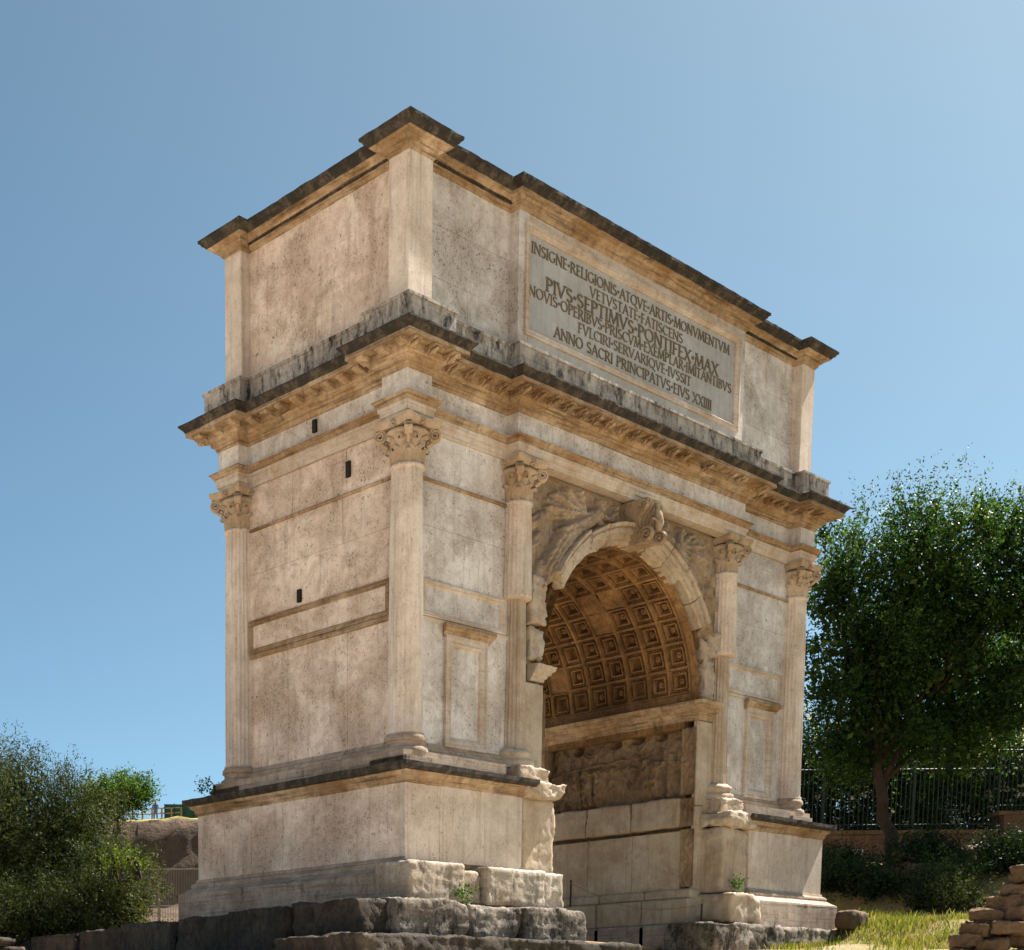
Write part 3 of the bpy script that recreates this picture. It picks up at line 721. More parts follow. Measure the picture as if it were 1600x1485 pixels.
# ---------------------------------------------------------------- columns
def acanthus(mb, ang_, r0, z0, h, wdt, curl, lean):
    ca, sa = math.cos(ang_), math.sin(ang_); ns = 8; V = []; F = []; nc = 5
    for i in range(ns+1):
        t_ = i/ns
        if t_ < .75: rr = r0+lean*t_**2; z = z0+h*t_/.75*.92
        else:
            th = (t_-.75)/.25*math.pi*1.15; rr = r0+lean*.5625+curl*(1-math.cos(th)); z = z0+h*.92+curl*1.1*math.sin(th)
        ww = wdt*(.62+.5*math.sin(min(1, t_*1.1)*math.pi*.62))*(1 if t_ < .8 else 1-.9*(t_-.8)/.2*.8)
        ww *= 1-.16*(i % 2)
        for j in range(nc):
            sft = (j/(nc-1)-.5)*2; rj = rr-.03*sft*sft+(.012 if j == 2 else 0)+(.010 if j in (1, 3) else 0)
            x = rj; y = sft*ww/2; V.append((x*ca-y*sa, x*sa+y*ca, z-.03*abs(sft)**2*t_))
    for i in range(ns):
        for j in range(nc-1): a = i*nc+j; F.append((a, a+1, a+nc+1, a+nc))
    # back side for thickness
    n0 = len(V); V += [(x*.93-.012*ca, y*.93-.012*sa, z) for x, y, z in V]
    F += [tuple(n0+k for k in f[::-1]) for f in F]
    for i in range(ns):
        for j0 in (0, nc-1): a = i*nc+j0; F.append((a, a+nc, n0+a+nc, n0+a))
    mb.add(V, F)
mb = MB()
mb.lathe([(.275, -.02), (.275, .05), (.28, .30), (.32, .44), (.36, .47), (.385, .51), (.36, .55), (.30, .56)], 0, 0, 24)
for k in range(8): acanthus(mb, k*math.pi/4, .285, .0, .26, .21, .035, .05)
for k in range(8): acanthus(mb, (k+.5)*math.pi/4, .28, .02, .42, .20, .04, .07)
for k in range(4):
    a = math.pi/4+k*math.pi/2; d = Vector((math.cos(a), math.sin(a), 0))
    perp = Vector((-d.y, d.x, 0))
    for sg in (-1, 1):
        c = d*.475+perp*sg*.028+Vector((0, 0, .485)); spiral(mb, c, perp, .115, 2.2, .028, .018, math.pi*.5, 1 if perp.cross(Vector((0, 0, 1))).dot(d) < 0 else -1)
    mb.tube([d*.30+Vector((0, 0, .50)), d*.38+Vector((0, 0, .575)), d*.46+Vector((0, 0, .60))], [.05, .05, .04], 8)
    mb.tube([d*.33+Vector((0, 0, .30)), d*.42+Vector((0, 0, .36)), d*.45+Vector((0, 0, .40))], [.035, .04, .02], 8)
    m2 = k*math.pi/2; d2 = Vector((math.cos(m2), math.sin(m2), 0))
    for q_ in range(5):
        aa = q_*2*math.pi/5; p = d2*.40+Vector((-d2.y, d2.x, 0))*.045*math.cos(aa)+Vector((0, 0, .635+.045*math.sin(aa)))
        mb.tube([p-d2*.04, p+d2*.02], [.03, .022], 6)
    mb.tube([d2*.36+Vector((0, 0, .635)), d2*.45+Vector((0, 0, .635))], [.03, .025], 6)
ab = []
for k in range(4):
    a0 = math.pi/4+k*math.pi/2
    c0 = Vector((math.cos(a0-.06), math.sin(a0-.06)))*.60; c1 = Vector((math.cos(a0+.06), math.sin(a0+.06)))*.60
    n1 = Vector((math.cos(a0+math.pi/2-.06), math.sin(a0+math.pi/2-.06)))*.60
    ab += [c0, c1]; mid = Vector((math.cos(a0+math.pi/4), math.sin(a0+math.pi/4)))
    for t_ in (.15, .3, .5, .7, .85): p = c1.lerp(n1, t_); ab.append(p-mid*.075*4*t_*(1-t_))
V = []; F = []; q = len(ab)
for sc, z in ((.90, .585), (.93, .625), (.97, .64), (1.0, .66), (1.0, .715)): V += [(p.x*sc, p.y*sc, z) for p in ab]
for k in range(4): F += [(k*q+i, k*q+(i+1) % q, (k+1)*q+(i+1) % q, (k+1)*q+i) for i in range(q)]
F += [tuple(range(q-1, -1, -1)), tuple(4*q+i for i in range(q))]
mb.add(V, F)
CAPM = mesh('capital', mb.V, mb.F); CAPM.materials.append(MA['capital'])
for p in CAPM.polygons: p.use_smooth = True
CAPM.set_sharp_from_angle(angle=math.radians(48))
ENTAS = [(.312, 5.0), (.310, 5.6), (.306, 6.5), (.298, 7.6), (.287, 8.6), (.275, 9.34)]
def shaft_full(flute, dep): 
    pr = [(.335, 4.93), (.335, 4.96), (.312, 5.0)]+ENTAS[1:]+[(.275, 9.36), (.305, 9.38), (.315, 9.41), (.30, 9.44), (.27, 9.45)]
    return MB().lathe(pr, 0, 0, 72 if flute else 40, flute, dep)
BASEP = [(.40, 4.5), (.40, 4.56), (.415, 4.60), (.415, 4.64), (.40, 4.68), (.355, 4.70), (.335, 4.74), (.345, 4.79), (.375, 4.81), (.38, 4.85), (.365, 4.89), (.34, 4.91), (.335, 4.94)]
def to_mesh(mb, nm, mat, ang_=50):
    me = mesh(nm, mb.V, mb.F); me.materials.append(mat)
    for p in me.polygons: p.use_smooth = True
    me.set_sharp_from_angle(angle=math.radians(ang_)); return me
SH_C = to_mesh(shaft_full(24, .015), 'shaft', MA['column'])
SH_UP = to_mesh(MB().lathe([(.02, 7.72), (.30, 7.72), (.318, 7.74)]+[(.312, 7.8), (.30, 8.6), (.283, 9.36), (.305, 9.38), (.315, 9.41), (.30, 9.44), (.27, 9.45)], 0, 0, 72, 24, .013), 'upper_shaft', MA['column'])
pr = [(.30, 4.95), (.285, 5.0), (.27, 5.05)]+[(.268-.004*k, 5.05+.3*k) for k in range(1, 10)]+[(.235, 7.74)]
mbf = MB().lathe(pr, 0, 0, 96, 22, .03)
mbf.V = [tuple(Vector(v)+noise.noise_vector(Vector(v)*5)*.012) for v in mbf.V]
SH_LO = to_mesh(mbf, 'fluted_shaft', MA['antique'], 70)
BASE_M = to_mesh(MB().lathe(BASEP, 0, 0, 40).box(-.44, .44, -.44, .44, 4.325, 4.51), 'base', MA['base'], 40)
mbw = MB().lathe([(.42, 4.62), (.43, 4.70), (.42, 4.76), (.36, 4.80), (.35, 4.84), (.385, 4.88), (.38, 4.93), (.33, 4.97), (.29, 5.0)], 0, 0, 48)
mbw.V = [tuple(Vector(v)+noise.noise_vector(Vector(v)*4)*.035) for v in mbw.V]
BASE_W = to_mesh(mbw, 'worn_base', MA['antique'], 70)
for yb in (.17, D-.17):
    for i, x in enumerate((.2, 3.19, 10.31, 13.30)):
        c = empty('column', (x, yb, 4.33)); c.parent = ARCH; c.matrix_parent_inverse = Matrix.Translation(-ARCH.location)
        def sub(nm, me_, dx=0, dy=0, dz=0, rz=0):
            o = bpy.data.objects.new(nm, me_); COL.objects.link(o); o.parent = c
            o.location = (dx, dy, dz-4.33); o.rotation_euler = (0, 0, rz); return o
        inner = i in (1, 2)
        if inner:
            sub('upper_shaft', SH_UP); sub('fluted_shaft', SH_LO, .05 if i == 1 else -.03, .05 if yb < 1 else -.05, 0, i); sub('base', BASE_W, .05 if i == 1 else -.03, .05 if yb < 1 else -.05)
        else:
            sub('shaft', SH_C, 0, 0, 0, i); sub('base', BASE_M)
        sub('capital', CAPM, 0, 0, 9.44)
# ---------------------------------------------------------------- entablature
FR = [(-.1, .52), (2.87, 10.63), (12.98, 13.6)]; SR = [(-.1, .49), (4.28, 4.87)]
PE = plan(FR, SR, .1, .15)
ARC = [(-.25, 10.15), (0, 10.15), (.0, 10.225), (.012, 10.235), (.028, 10.24), (.028, 10.315), (.04, 10.325), (.055, 10.33), (.055, 10.39), (-.2, 10.395)]
ARO = [(-.2, 10.385), (.06, 10.385), (.07, 10.41), (.09, 10.43), (.095, 10.45), (.13, 10.475), (.14, 10.50), (-.2, 10.51)]
sweep('architrave_crown', PE, ARO, MA['ochre'], ENT, maxlen=2.0, wear=.006)
sweep('architrave_block', PE, ARC, MA['fascia'], ENT, maxlen=2.2)
FRZ = [(-.2, 10.49), (0, 10.49), (0, 10.915), (-.2, 10.915)]
sweep('frieze_slab', PE, FRZ, MA['attic'], ENT, maxlen=1.7, wear=.003)
BED = [(-.2, 10.91), (.02, 10.91), (.04, 10.95), (.05, 10.99), (.10, 11.0), (.115, 11.05), (.17, 11.08), (.19, 11.105), (.19, 11.24), (-.2, 11.24)]
sweep('cornice_bed_block', PE, BED, MA['ochre'], ENT, maxlen=1.5, wear=.006)
CRN = [(-.2, 11.235), (.44, 11.225), (.455, 11.215), (.455, 11.29), (-.2, 11.30)]
sweep('corona_block', PE, CRN, MA['ochre'], ENT, maxlen=1.4, wear=.008)
SIM = [(-.2, 11.29), (.465, 11.29), (.475, 11.32), (.505, 11.35), (.545, 11.39), (.56, 11.40), (.56, 11.43), (-.2, 11.48)]
sweep('sima_block', PE, SIM, MA['crust'], ENT, maxlen=1.3, wear=.010, step=.07)
# modillions: carved scrolls on the front, plain blocks elsewhere
def modillion(carved):
    mb = MB(); V = []; F = []; w_ = .085; P_ = []
    for k in range(13):
        t_ = k/12; y = .24*t_; z = -.03-.055*(1-t_)*(1.1+.5*math.cos(t_*5)) if carved else -.10+.055*t_
        P_.append((y, z))
    P_ = [(0, .0)]+P_+[(.24, 0)]; q = len(P_)
    for sx in (-1, 1): V += [(sx*w_, -y, z) for y, z in P_]
    F = [(r, (r+1) % q, q+(r+1) % q, q+r) for r in range(q)]+[tuple(range(q-1, -1, -1)), tuple(range(q, 2*q))]
    mb.add(V, F)
    if carved:
        for sx in (-1, 1): spiral(mb, (sx*.08, -.06, -.075), (1, 0, 0), .05, 1.6, .016, .008); spiral(mb, (sx*.08, -.20, -.035), (1, 0, 0), .032, 1.5, .012, .008)
        mb.tube([(0, -.02, -.12), (0, -.12, -.09), (0, -.22, -.07), (0, -.25, -.04)], [.03, .04, .035, .015], 7)
        # rosette panel beside it
        for k in range(5): mb.lathe([(.02, -.02), (.028, -.01), (.028, .01)], .20+.03*math.cos(k*1.257), -.13+.03*math.sin(k*1.257), 6)
    me = mesh('modillion', mb.V, mb.F); me.materials.append(MA['ochre']); return me
MODC, MODP = modillion(True), modillion(False)
n = len(PE)
for i in range(n):
    a, c = Vector(PE[i]), Vector(PE[(i+1) % n]); p_, nx_p = Vector(PE[i-1]), Vector(PE[(i+2) % n])
    d = (c-a); L = d.length; d.normalize(); nr = Vector((d.y, -d.x))
    s0 = (a-p_).normalized(); n0 = Vector((s0.y, -s0.x)); s1 = (nx_p-c).normalized(); n1 = Vector((s1.y, -s1.x))
    lo = .19*n0.dot(d)+(.02 if n0.dot(d) < 0 else .30); hi = L+.19*n1.dot(d)-(.02 if n1.dot(d) > 0 else .30)
    if L < .3: continue
    if hi-lo < .1: lo = hi = L/2
    k = max(1, round((hi-lo)/.42)); front = abs(nr.y) > .5
    for j in range(k+1 if hi > lo else 1):
        u = lo+(hi-lo)*j/k if hi > lo else L/2
        if rc.random() < .05: continue
        p = a+d*u+nr*.185
        o = link('modillion', MODC if front else MODP, None, ENT)
        o.location = (p.x, p.y, 11.222); o.rotation_euler = (0, 0, math.atan2(nr.x, -nr.y))
        o.scale = (1, rc.uniform(.93, 1.0), rc.uniform(.9, 1.1))
# ---------------------------------------------------------------- attic
FA = [(0, .62), (2.94, 10.57), (12.98, W)]; SA = [(0, .46), (4.29, D)]
PA = plan(FA, SA, 0, .22)
PLN = [(-.2, 11.42), (.29, 11.42), (.29, 11.94), (.32, 11.955), (.32, 12.0), (.0, 12.03), (-.2, 12.03)]
sweep('plinth_block', PA, PLN, MA['plinth'], ATT, maxlen=1.6, wear=.008)
# recessed wall slabs, pilasters
for xa, xb in ((.6, 2.96), (10.55, 13.0)):
    for z0, z1, nn in ((12.0, 12.75, 2), (12.75, 13.6, 1), (13.6, 14.45, 2)):
        cs = cuts(xa, xb, nn)
        for i in range(nn):
            for y0, y1 in ((.22, .32), (D-.32, D-.22)): slab('attic_slab', (cs[i]+G, cs[i+1]-G, y0, y1, z0+G, z1-G), MA['attic'], ATT)
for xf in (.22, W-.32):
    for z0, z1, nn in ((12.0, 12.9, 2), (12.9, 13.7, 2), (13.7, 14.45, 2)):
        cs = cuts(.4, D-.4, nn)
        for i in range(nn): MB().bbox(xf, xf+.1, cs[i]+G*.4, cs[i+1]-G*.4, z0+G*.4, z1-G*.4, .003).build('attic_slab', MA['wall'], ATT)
for (x0, x1) in ((0, .62), (12.98, W)):
    for (y0, y1) in ((0, .46), (4.29, D)):
        MB().bbox(x0, x1, y0, y1, 11.98, 14.46, .015).build('corner_pilaster', MA['column'], ATT)
# centre block with inscription frame
for x0, x1 in ((2.94, 3.22), (10.24, 10.57)):
    MB().bbox(x0, x1, 0, .3, 12.0, 14.45, .012).build('inscription_pier', MA['attic'], ATT)
    MB().bbox(x0, x1, D-.3, D, 12.0, 14.45, .012).build('inscription_pier', MA['attic'], ATT)
slab('inscription_border', (3.22, 10.24, .0, .3, 14.10, 14.45), MA['fascia'], ATT); slab('inscription_border', (3.22, 10.24, .0, .3, 12.0, 12.40), MA['panel'], ATT)
MB().bbox(2.95, 10.56, D-.3, D-.02, 12.0, 14.45, .01).build('attic_back_panel', MA['attic'], ATT)
FP = [(0, .02), (0, -.045), (.3, -.05), (.35, -.03), (.6, -.03), (.7, -.045), (.85, -.02), (1, .01), (1, .05)]
V, F = ring([(3.10, 0, 12.33), (10.36, 0, 12.33), (10.36, 0, 14.26), (3.10, 0, 14.26)], .14, FP, (0, 1, 0))
MB().add(V, F).build('inscription_frame', MA['fascia'], ATT)
INS = MB().bbox(3.2, 10.26, .045, .3, 12.38, 14.14, .004).build('inscription_panel', MA['panel'], ARCH)
CAPP = [(-.25, 14.40), (.0, 14.40), (.02, 14.43), (.05, 14.45), (.055, 14.49), (.12, 14.53), (.14, 14.57), (.24, 14.595), (.24, 14.62), (-.25, 14.62)]
sweep('attic_cornice_block', PA, CAPP, MA['ochre'], ATT, maxlen=1.5, wear=.007)
CAPT = [(-.25, 14.61), (.25, 14.612), (.27, 14.64), (.31, 14.66), (.33, 14.70), (.36, 14.71), (.365, 14.76), (-.25, 14.79)]
sweep('attic_crown_block', PA, CAPT, MA['crust'], ATT, maxlen=1.3, wear=.010, step=.07)
MB().box(.1, W-.1, .1, D-.1, 14.5, 14.74).build('roof_slab', MA['crust'], ATT)
# inscription: Roman capitals made of strokes (x,y in cap heights; thick/thin pairs)
TH, TN = .118, .066
GL = {
 'I': (.30, [((.15, 0), (.15, 1), TH)], [(.15, 0), (.15, 1)]),
 'N': (.86, [((.13, 0), (.13, 1), TN), ((.12, 1), (.74, 0), TH), ((.73, 0), (.73, 1), TN)], [(.13, 0), (.13, 1), (.73, 1)]),
 'M': (1.0, [((.10, 0), (.20, 1), TN), ((.20, 1), (.50, .05), TH), ((.50, .05), (.80, 1), TN), ((.80, 1), (.90, 0), TH)], [(.10, 0), (.9, 0), (.2, 1), (.8, 1)]),
 'E': (.60, [((.16, 0), (.16, 1), TH), ((.16, .96), (.52, .96), TN), ((.16, .52), (.46, .52), TN), ((.16, .04), (.54, .04), TN)], [(.16, 0), (.16, 1)]),
 'F': (.57, [((.16, 0), (.16, 1), TH), ((.16, .96), (.52, .96), TN), ((.16, .52), (.46, .52), TN)], [(.16, 0), (.16, 1)]),
 'L': (.58, [((.16, 0), (.16, 1), TH), ((.16, .04), (.54, .04), TN)], [(.16, 0), (.16, 1)]),
 'T': (.68, [((.34, 0), (.34, 1), TH), ((.05, .96), (.63, .96), TN)], [(.34, 0)]),
 'V': (.80, [((.08, 1), (.41, 0), TH), ((.39, 0), (.72, 1), TN)], [(.08, 1), (.72, 1)]),
 'A': (.80, [((.08, 0), (.40, 1), TN), ((.40, 1), (.74, 0), TH), ((.2, .36), (.6, .36), TN)], [(.08, 0), (.74, 0)]),
 'X': (.78, [((.1, 1), (.68, 0), TH), ((.1, 0), (.68, 1), TN)], [(.1, 0), (.1, 1), (.68, 0), (.68, 1)]),
}
def arc(cx, cy, rx, ry, a0, a1, n, th=None):
    pts = [(cx+rx*math.cos(math.radians(a0+(a1-a0)*k/n)), cy+ry*math.sin(math.radians(a0+(a1-a0)*k/n))) for k in range(n+1)]
    return [(pts[k], pts[k+1], (th or (TN+(TH-TN)*abs(math.cos(math.radians(a0+(a1-a0)*(k+.5)/n)))))) for k in range(n)]
GL['O'] = (.94, arc(.47, .5, .38, .46, 0, 360, 18), [])
GL['Q'] = (.94, arc(.47, .5, .38, .46, 0, 360, 18)+[((.5, .1), (.95, -.2), TN)], [])
GL['C'] = (.80, arc(.46, .5, .37, .46, 50, 310, 14), [(.70, .86)])
GL['G'] = (.86, arc(.46, .5, .37, .46, 50, 315, 14)+[((.73, .42), (.73, .14), TH)], [(.73, .42)])
GL['P'] = (.64, [((.16, 0), (.16, 1), TH)]+arc(.30, .73, .26, .23, 90, -90, 8)+[((.16, .96), (.32, .96), TN), ((.16, .5), (.32, .5), TN)], [(.16, 0), (.16, 1)])
GL['R'] = (.76, GL['P'][1]+[((.34, .5), (.70, 0), TH)], [(.16, 0), (.16, 1), (.70, 0)])
GL['B'] = (.68, [((.16, 0), (.16, 1), TH)]+arc(.30, .75, .22, .21, 90, -90, 8)+arc(.30, .28, .28, .24, 90, -90, 8)+[((.16, .96), (.32, .96), TN), ((.16, .53), (.32, .53), TN), ((.16, .04), (.32, .04), TN)], [(.16, 0), (.16, 1)])
GL['S'] = (.62, arc(.31, .74, .20, .22, 30, 270, 9)+arc(.31, .26, .22, .24, 90, -150, 9), [])
GL['·'] = (.34, [((.17, .40), (.17, .60), .2)], [])
GL[' '] = (.40, [], [])
LM = {}
def glyph(ch):
    if ch not in LM:
        w_, st, sf = GL[ch]; mb = MB(); st = list(st)+[((x-.11, y+(.025 if y < .5 else -.025)), (x+.11, y+(.025 if y < .5 else -.025)), .05) for x, y in sf]
        for idx, ((x0, y0), (x1, y1), th) in enumerate(st):
            dx, dy = x1-x0, y1-y0; L = math.hypot(dx, dy); dx /= L; dy /= L; e = .012 if th < .2 else 0
            px, py = -dy*th/2, dx*th/2; x0 -= dx*e; y0 -= dy*e; x1 += dx*e; y1 += dy*e
            c4 = [(x0+px, y0+py), (x0-px, y0-py), (x1-px, y1-py), (x1+px, y1+py)]; tp = -.12-.003*(idx % 5)
            V = [(x, 0, y) for x, y in c4]+[(x, tp, y) for x, y in c4]
            mb.add(V, [(0, 1, 5, 4), (1, 2, 6, 5), (2, 3, 7, 6), (3, 0, 4, 7), (4, 5, 6, 7)])
        LM[ch] = mesh('letter', mb.V, mb.F); LM[ch].materials.append(MA['bronze'])
    return GL[ch][0]
for txt, x0, x1, zb, h in (('INSIGNE·RELIGIONIS·ATQVE·ARTIS·MONVMENTVM', 3.33, 10.02, 13.81, .19), ('VETVSTATE·FATISCENS', 5.11, 8.28, 13.565, .18), ('PIVS·SEPTIMVS·PONTIFEX·MAX', 3.76, 9.62, 13.28, .235),
                           ('NOVIS·OPERIBVS·PRISCVM·EXEMPLAR·IMITANTIBVS', 3.27, 10.14, 13.07, .185), ('FVLCIRI·SERVARIQVE·IVSSIT', 4.77, 8.62, 12.83, .18), ('ANNO SACRI PRINCIPATVS·EIVS XXIIII', 4.04, 9.41, 12.555, .195)):
    tot = sum(glyph(c) for c in txt if c != ' ')+sum(.4 for c in txt if c == ' '); k = (x1-x0)/tot; x = x0
    for c in txt:
        if c != ' ':
            o = link('letter', LM[c], None, INS); o.location = (x, .05, zb); o.scale = (k, h*.9, h)
        x += k*GL[c][0]
# ================================================================ surroundings
FH = Vector((math.sin(YAW), math.cos(YAW), 0)); RH = Vector((math.cos(YAW), -math.sin(YAW), 0))
def loc(d, l, z=0.):           # plan position: metres ahead of / to the right of where the photographer stands
    p = Vector((CAM.x, CAM.y, 0))+FH*d+RH*l; p.z = z; return p
def gh(p): return float(ground_h(np.array(p.x), np.array(p.y)))
MA['elm'] = leafmat('elm_leaves', [(.006, .014, .004), (.013, .032, .008), (.032, .068, .014), (.13, .19, .035)], .42)
MA['elm2'] = leafmat('light_green_leaves', [(.014, .035, .007), (.03, .065, .012), (.07, .125, .022), (.13, .19, .04)], .4)
MA['olive'] = leafmat('olive_leaves', [(.010, .016, .006), (.022, .032, .010), (.055, .065, .022), (.13, .135, .055)], .22, .65)
MA['shrub'] = leafmat('yellow_green_leaves', [(.04, .06, .01), (.085, .11, .016), (.14, .17, .025)], .35)
MA['dark'] = leafmat('dark_shrub_leaves', [(.008, .016, .006), (.018, .034, .012), (.045, .07, .022)], .3)
MA['olean'] = leafmat('oleander_leaves', [(.015, .035, .012), (.035, .07, .02), (.09, .14, .045)], .35)
MA['flower'] = leafmat('white_pink_flowers', [(.75, .68, .66), (.80, .76, .72), (.62, .22, .24)], .3)
MA['grass'] = leafmat('dry_and_green_grass', [(.07, .10, .018), (.15, .165, .035), (.29, .24, .085), (.38, .28, .13)], .3, vscale=1.3)
def leaves(lobes, nsh, nlf, ll, lw, up, seed, slen=(.6, 1.2), inner=0, rmin=.45, hang=0., jag=.18, clumps=0, csz=.42):
    """leaf quads on short shoots spread through ellipsoid lobes; returns (V,F)"""
    g = np.random.default_rng(seed); lob = np.array(lobes, float)
    vol = lob[:, 3]*lob[:, 4]*lob[:, 5]; k = g.choice(len(lob), nsh, p=vol/vol.sum())
    d = g.normal(size=(nsh, 3)); d /= np.linalg.norm(d, axis=1)[:, None]
    rad = (rmin+(1-rmin)*g.random(nsh)**.6)*(1+jag*g.normal(size=nsh)*.6)
    P = lob[k, :3]+d*rad[:, None]*lob[k, 3:6]
    if clumps:
        kc = g.choice(len(lob), clumps, p=vol/vol.sum()); dc = g.normal(size=(clumps, 3)); dc /= np.linalg.norm(dc, axis=1)[:, None]
        cc = lob[kc, :3]+dc*g.uniform(.55, 1.12, clumps)[:, None]*lob[kc, 3:6]; cr = g.uniform(.6, 1.3, clumps)*csz
        q = g.choice(clumps, nsh, p=cr**2/(cr**2).sum()); e_ = g.normal(size=(nsh, 3)); e_ *= (g.random(nsh)**.4/np.linalg.norm(e_, axis=1))[:, None]
        P = cc[q]+e_*cr[q][:, None]*np.array([1, 1, .8]); d = dc[q]*.7+e_*.6
    D_ = d*.55+np.array([0, 0, up])+g.normal(size=(nsh, 3))*.33; D_[:, 2] -= hang
    D_ /= np.linalg.norm(D_, axis=1)[:, None]
    Ls = g.uniform(*slen, nsh)
    t_ = np.linspace(.05, 1, nlf)
    Q = P[:, None, :]+D_[:, None, :]*(Ls[:, None]*t_[None, :])[:, :, None]
    Q[:, :, 2] -= (.12*Ls[:, None]*t_[None, :]**2)
    Q = Q.reshape(-1, 3); DD = np.repeat(D_, nlf, 0)
    a = DD*.5+g.normal(size=Q.shape)*.75; a /= np.linalg.norm(a, axis=1)[:, None]
    s = np.cross(a, g.normal(size=Q.shape)); s /= np.linalg.norm(s, axis=1)[:, None]
    nn = np.cross(a, s); sc = g.uniform(.65, 1.25, len(Q))[:, None]
    Q = Q+g.normal(size=Q.shape)*ll*.5
    tipfade = np.tile(1-.35*t_, nsh)[:, None]; sc = sc*tipfade
    v0 = Q; v1 = Q+a*ll*.5*sc+s*lw*.5*sc+nn*lw*.12; v2 = Q+a*ll*sc; v3 = Q+a*ll*.5*sc-s*lw*.5*sc+nn*lw*.12
    V = np.stack([v0, v1, v2, v3], 1).reshape(-1, 3)
    if inner:
        ki = g.choice(len(lob), inner, p=vol/vol.sum()); di = g.normal(size=(inner, 3)); di /= np.linalg.norm(di, axis=1)[:, None]
        c = lob[ki, :3]+di*(g.random(inner)**.5*.72)[:, None]*lob[ki, 3:6]
        a = g.normal(size=c.shape); a /= np.linalg.norm(a, axis=1)[:, None]; s = np.cross(a, g.normal(size=c.shape)); s /= np.linalg.norm(s, axis=1)[:, None]
        L2 = ll*1.9; W2 = lw*2.2
        V = np.concatenate([V, np.stack([c, c+a*L2*.5+s*W2*.5, c+a*L2, c+a*L2*.5-s*W2*.5], 1).reshape(-1, 3)])
    F = np.arange(len(V)).reshape(-1, 4)
    return V, F
def limbs(base, top, lobes, r0, seed, nb=9):
    rr = random.Random(seed); mb = MB(); base = Vector(base); top = Vector(top); pts = []; rad = []
    for k in range(7):
        t_ = k/6; p = base.lerp(top, t_)+Vector((rr.uniform(-.08, .08), rr.uniform(-.08, .08), 0))*(0 if k == 0 else 1); pts.append(p); rad.append(r0*(1.35 if k == 0 else 1-.35*t_))
    mb.tube(pts, rad, 12)
    for k in range(nb):
        L_ = lobes[k % len(lobes)]; tgt = Vector(L_[:3])+Vector([rr.uniform(-.5, .5)*L_[3+i] for i in range(3)])
        s = pts[rr.choice((4, 5, 6))]; m1 = s.lerp(tgt, .35)+Vector((0, 0, .25)); m2 = s.lerp(tgt, .7)+Vector((rr.uniform(-.2, .2), rr.uniform(-.2, .2), .2))
        mb.tube([s, m1, m2, tgt], [r0*.45, r0*.32, r0*.2, r0*.07], 7)
        for q in range(3):
            t2 = m2+Vector((rr.uniform(-1, 1)*L_[3], rr.uniform(-1, 1)*L_[4], rr.uniform(-.3, 1)*L_[5]))*.7
            mb.tube([m1.lerp(m2, .5+.2*q), m2.lerp(t2, .5), t2], [r0*.17, r0*.11, r0*.04], 5)
    return mb
def lobes_at(d, spec):   # (lateral, z, r_lateral, r_z[, depth offset])
    out = []
    for s in spec:
        p = loc(d+(s[4] if len(s) > 4 else 0), s[0], s[1]); out.append((p.x, p.y, p.z, s[2], s[2], s[3]))
    return out
def tree(name, d, l, topl, topz, spec, r0, mat, seed, label, nsh, nlf, ll, lw, up, group=None, inner=4000, slen=(.6, 1.2), bz=None, spikes=0, **kw):
    b_ = loc(d, l); b_.z = (gh(b_) if bz is None else bz)-.1
    lob = lobes_at(d, spec)
    e = empty(name, b_, label, 'tree', group)
    tp = loc(d, topl, topz)
    o = limbs(b_, tp, lob, r0, seed).build('trunk', MA['bark'], e); smooth_by_angle(o, 60)
    V, F = leaves(lob, nsh, nlf, ll, lw, up, seed, slen, inner, **kw)
    if spikes:
        hi = sorted(lob, key=lambda q: -(q[2]+q[5]))[:7]
        V2, F2 = leaves([(x, y, z+c_*.35, a_*.9, b2, c_*.75) for x, y, z, a_, b2, c_ in hi], spikes, 34, ll*.9, lw*.9, 2.2, seed+50, (1.1, 2.0), 0, .6, jag=.1)
        F2 = F2+len(V); V = np.concatenate([V, V2]); F = np.concatenate([F, F2])
    link('crown', npmesh('crown', V, F), mat, e)
    return e
def bush(name, d, spec, mat, seed, label, nsh, nlf, ll, lw, up=.4, inner=800, cat='bush', flowers=0, slen=(.3, .7), group=None, **kw):
    lob = lobes_at(d, spec); b_ = loc(d, spec[0][0]); b_.z = min(s[1]-s[3] for s in spec)
    e = empty(name, b_, label, cat, group)
    V, F = leaves(lob, nsh, nlf, ll, lw, up, seed, slen, inner, **kw); link('foliage', npmesh('foliage', V, F), mat, e)
    mb = MB(); rr = random.Random(seed)
    for q in lob[:4]:
        for k in range(4): mb.tube([(q[0]+rr.uniform(-.15, .15), q[1]+rr.uniform(-.15, .15), b_.z-.1), (q[0]+rr.uniform(-.4, .4)*q[3], q[1]+rr.uniform(-.4, .4)*q[3], q[2]), (q[0]+rr.uniform(-.7, .7)*q[3], q[1]+rr.uniform(-.7, .7)*q[3], q[2]+q[5]*.6)], [.04, .03, .01], 5)
    mb.build('stem', MA['bark'], e)
    if flowers:
        V, F = leaves([(x, y, z+.1, a*1.04, b2*1.04, c*1.05) for x, y, z, a, b2, c in lob], flowers, 7, .10, .10, .5, seed+5, (.08, .2), 0, .9, jag=.08)
        link('flowers', npmesh('flowers', V, F), MA['flower'], e)
    return e
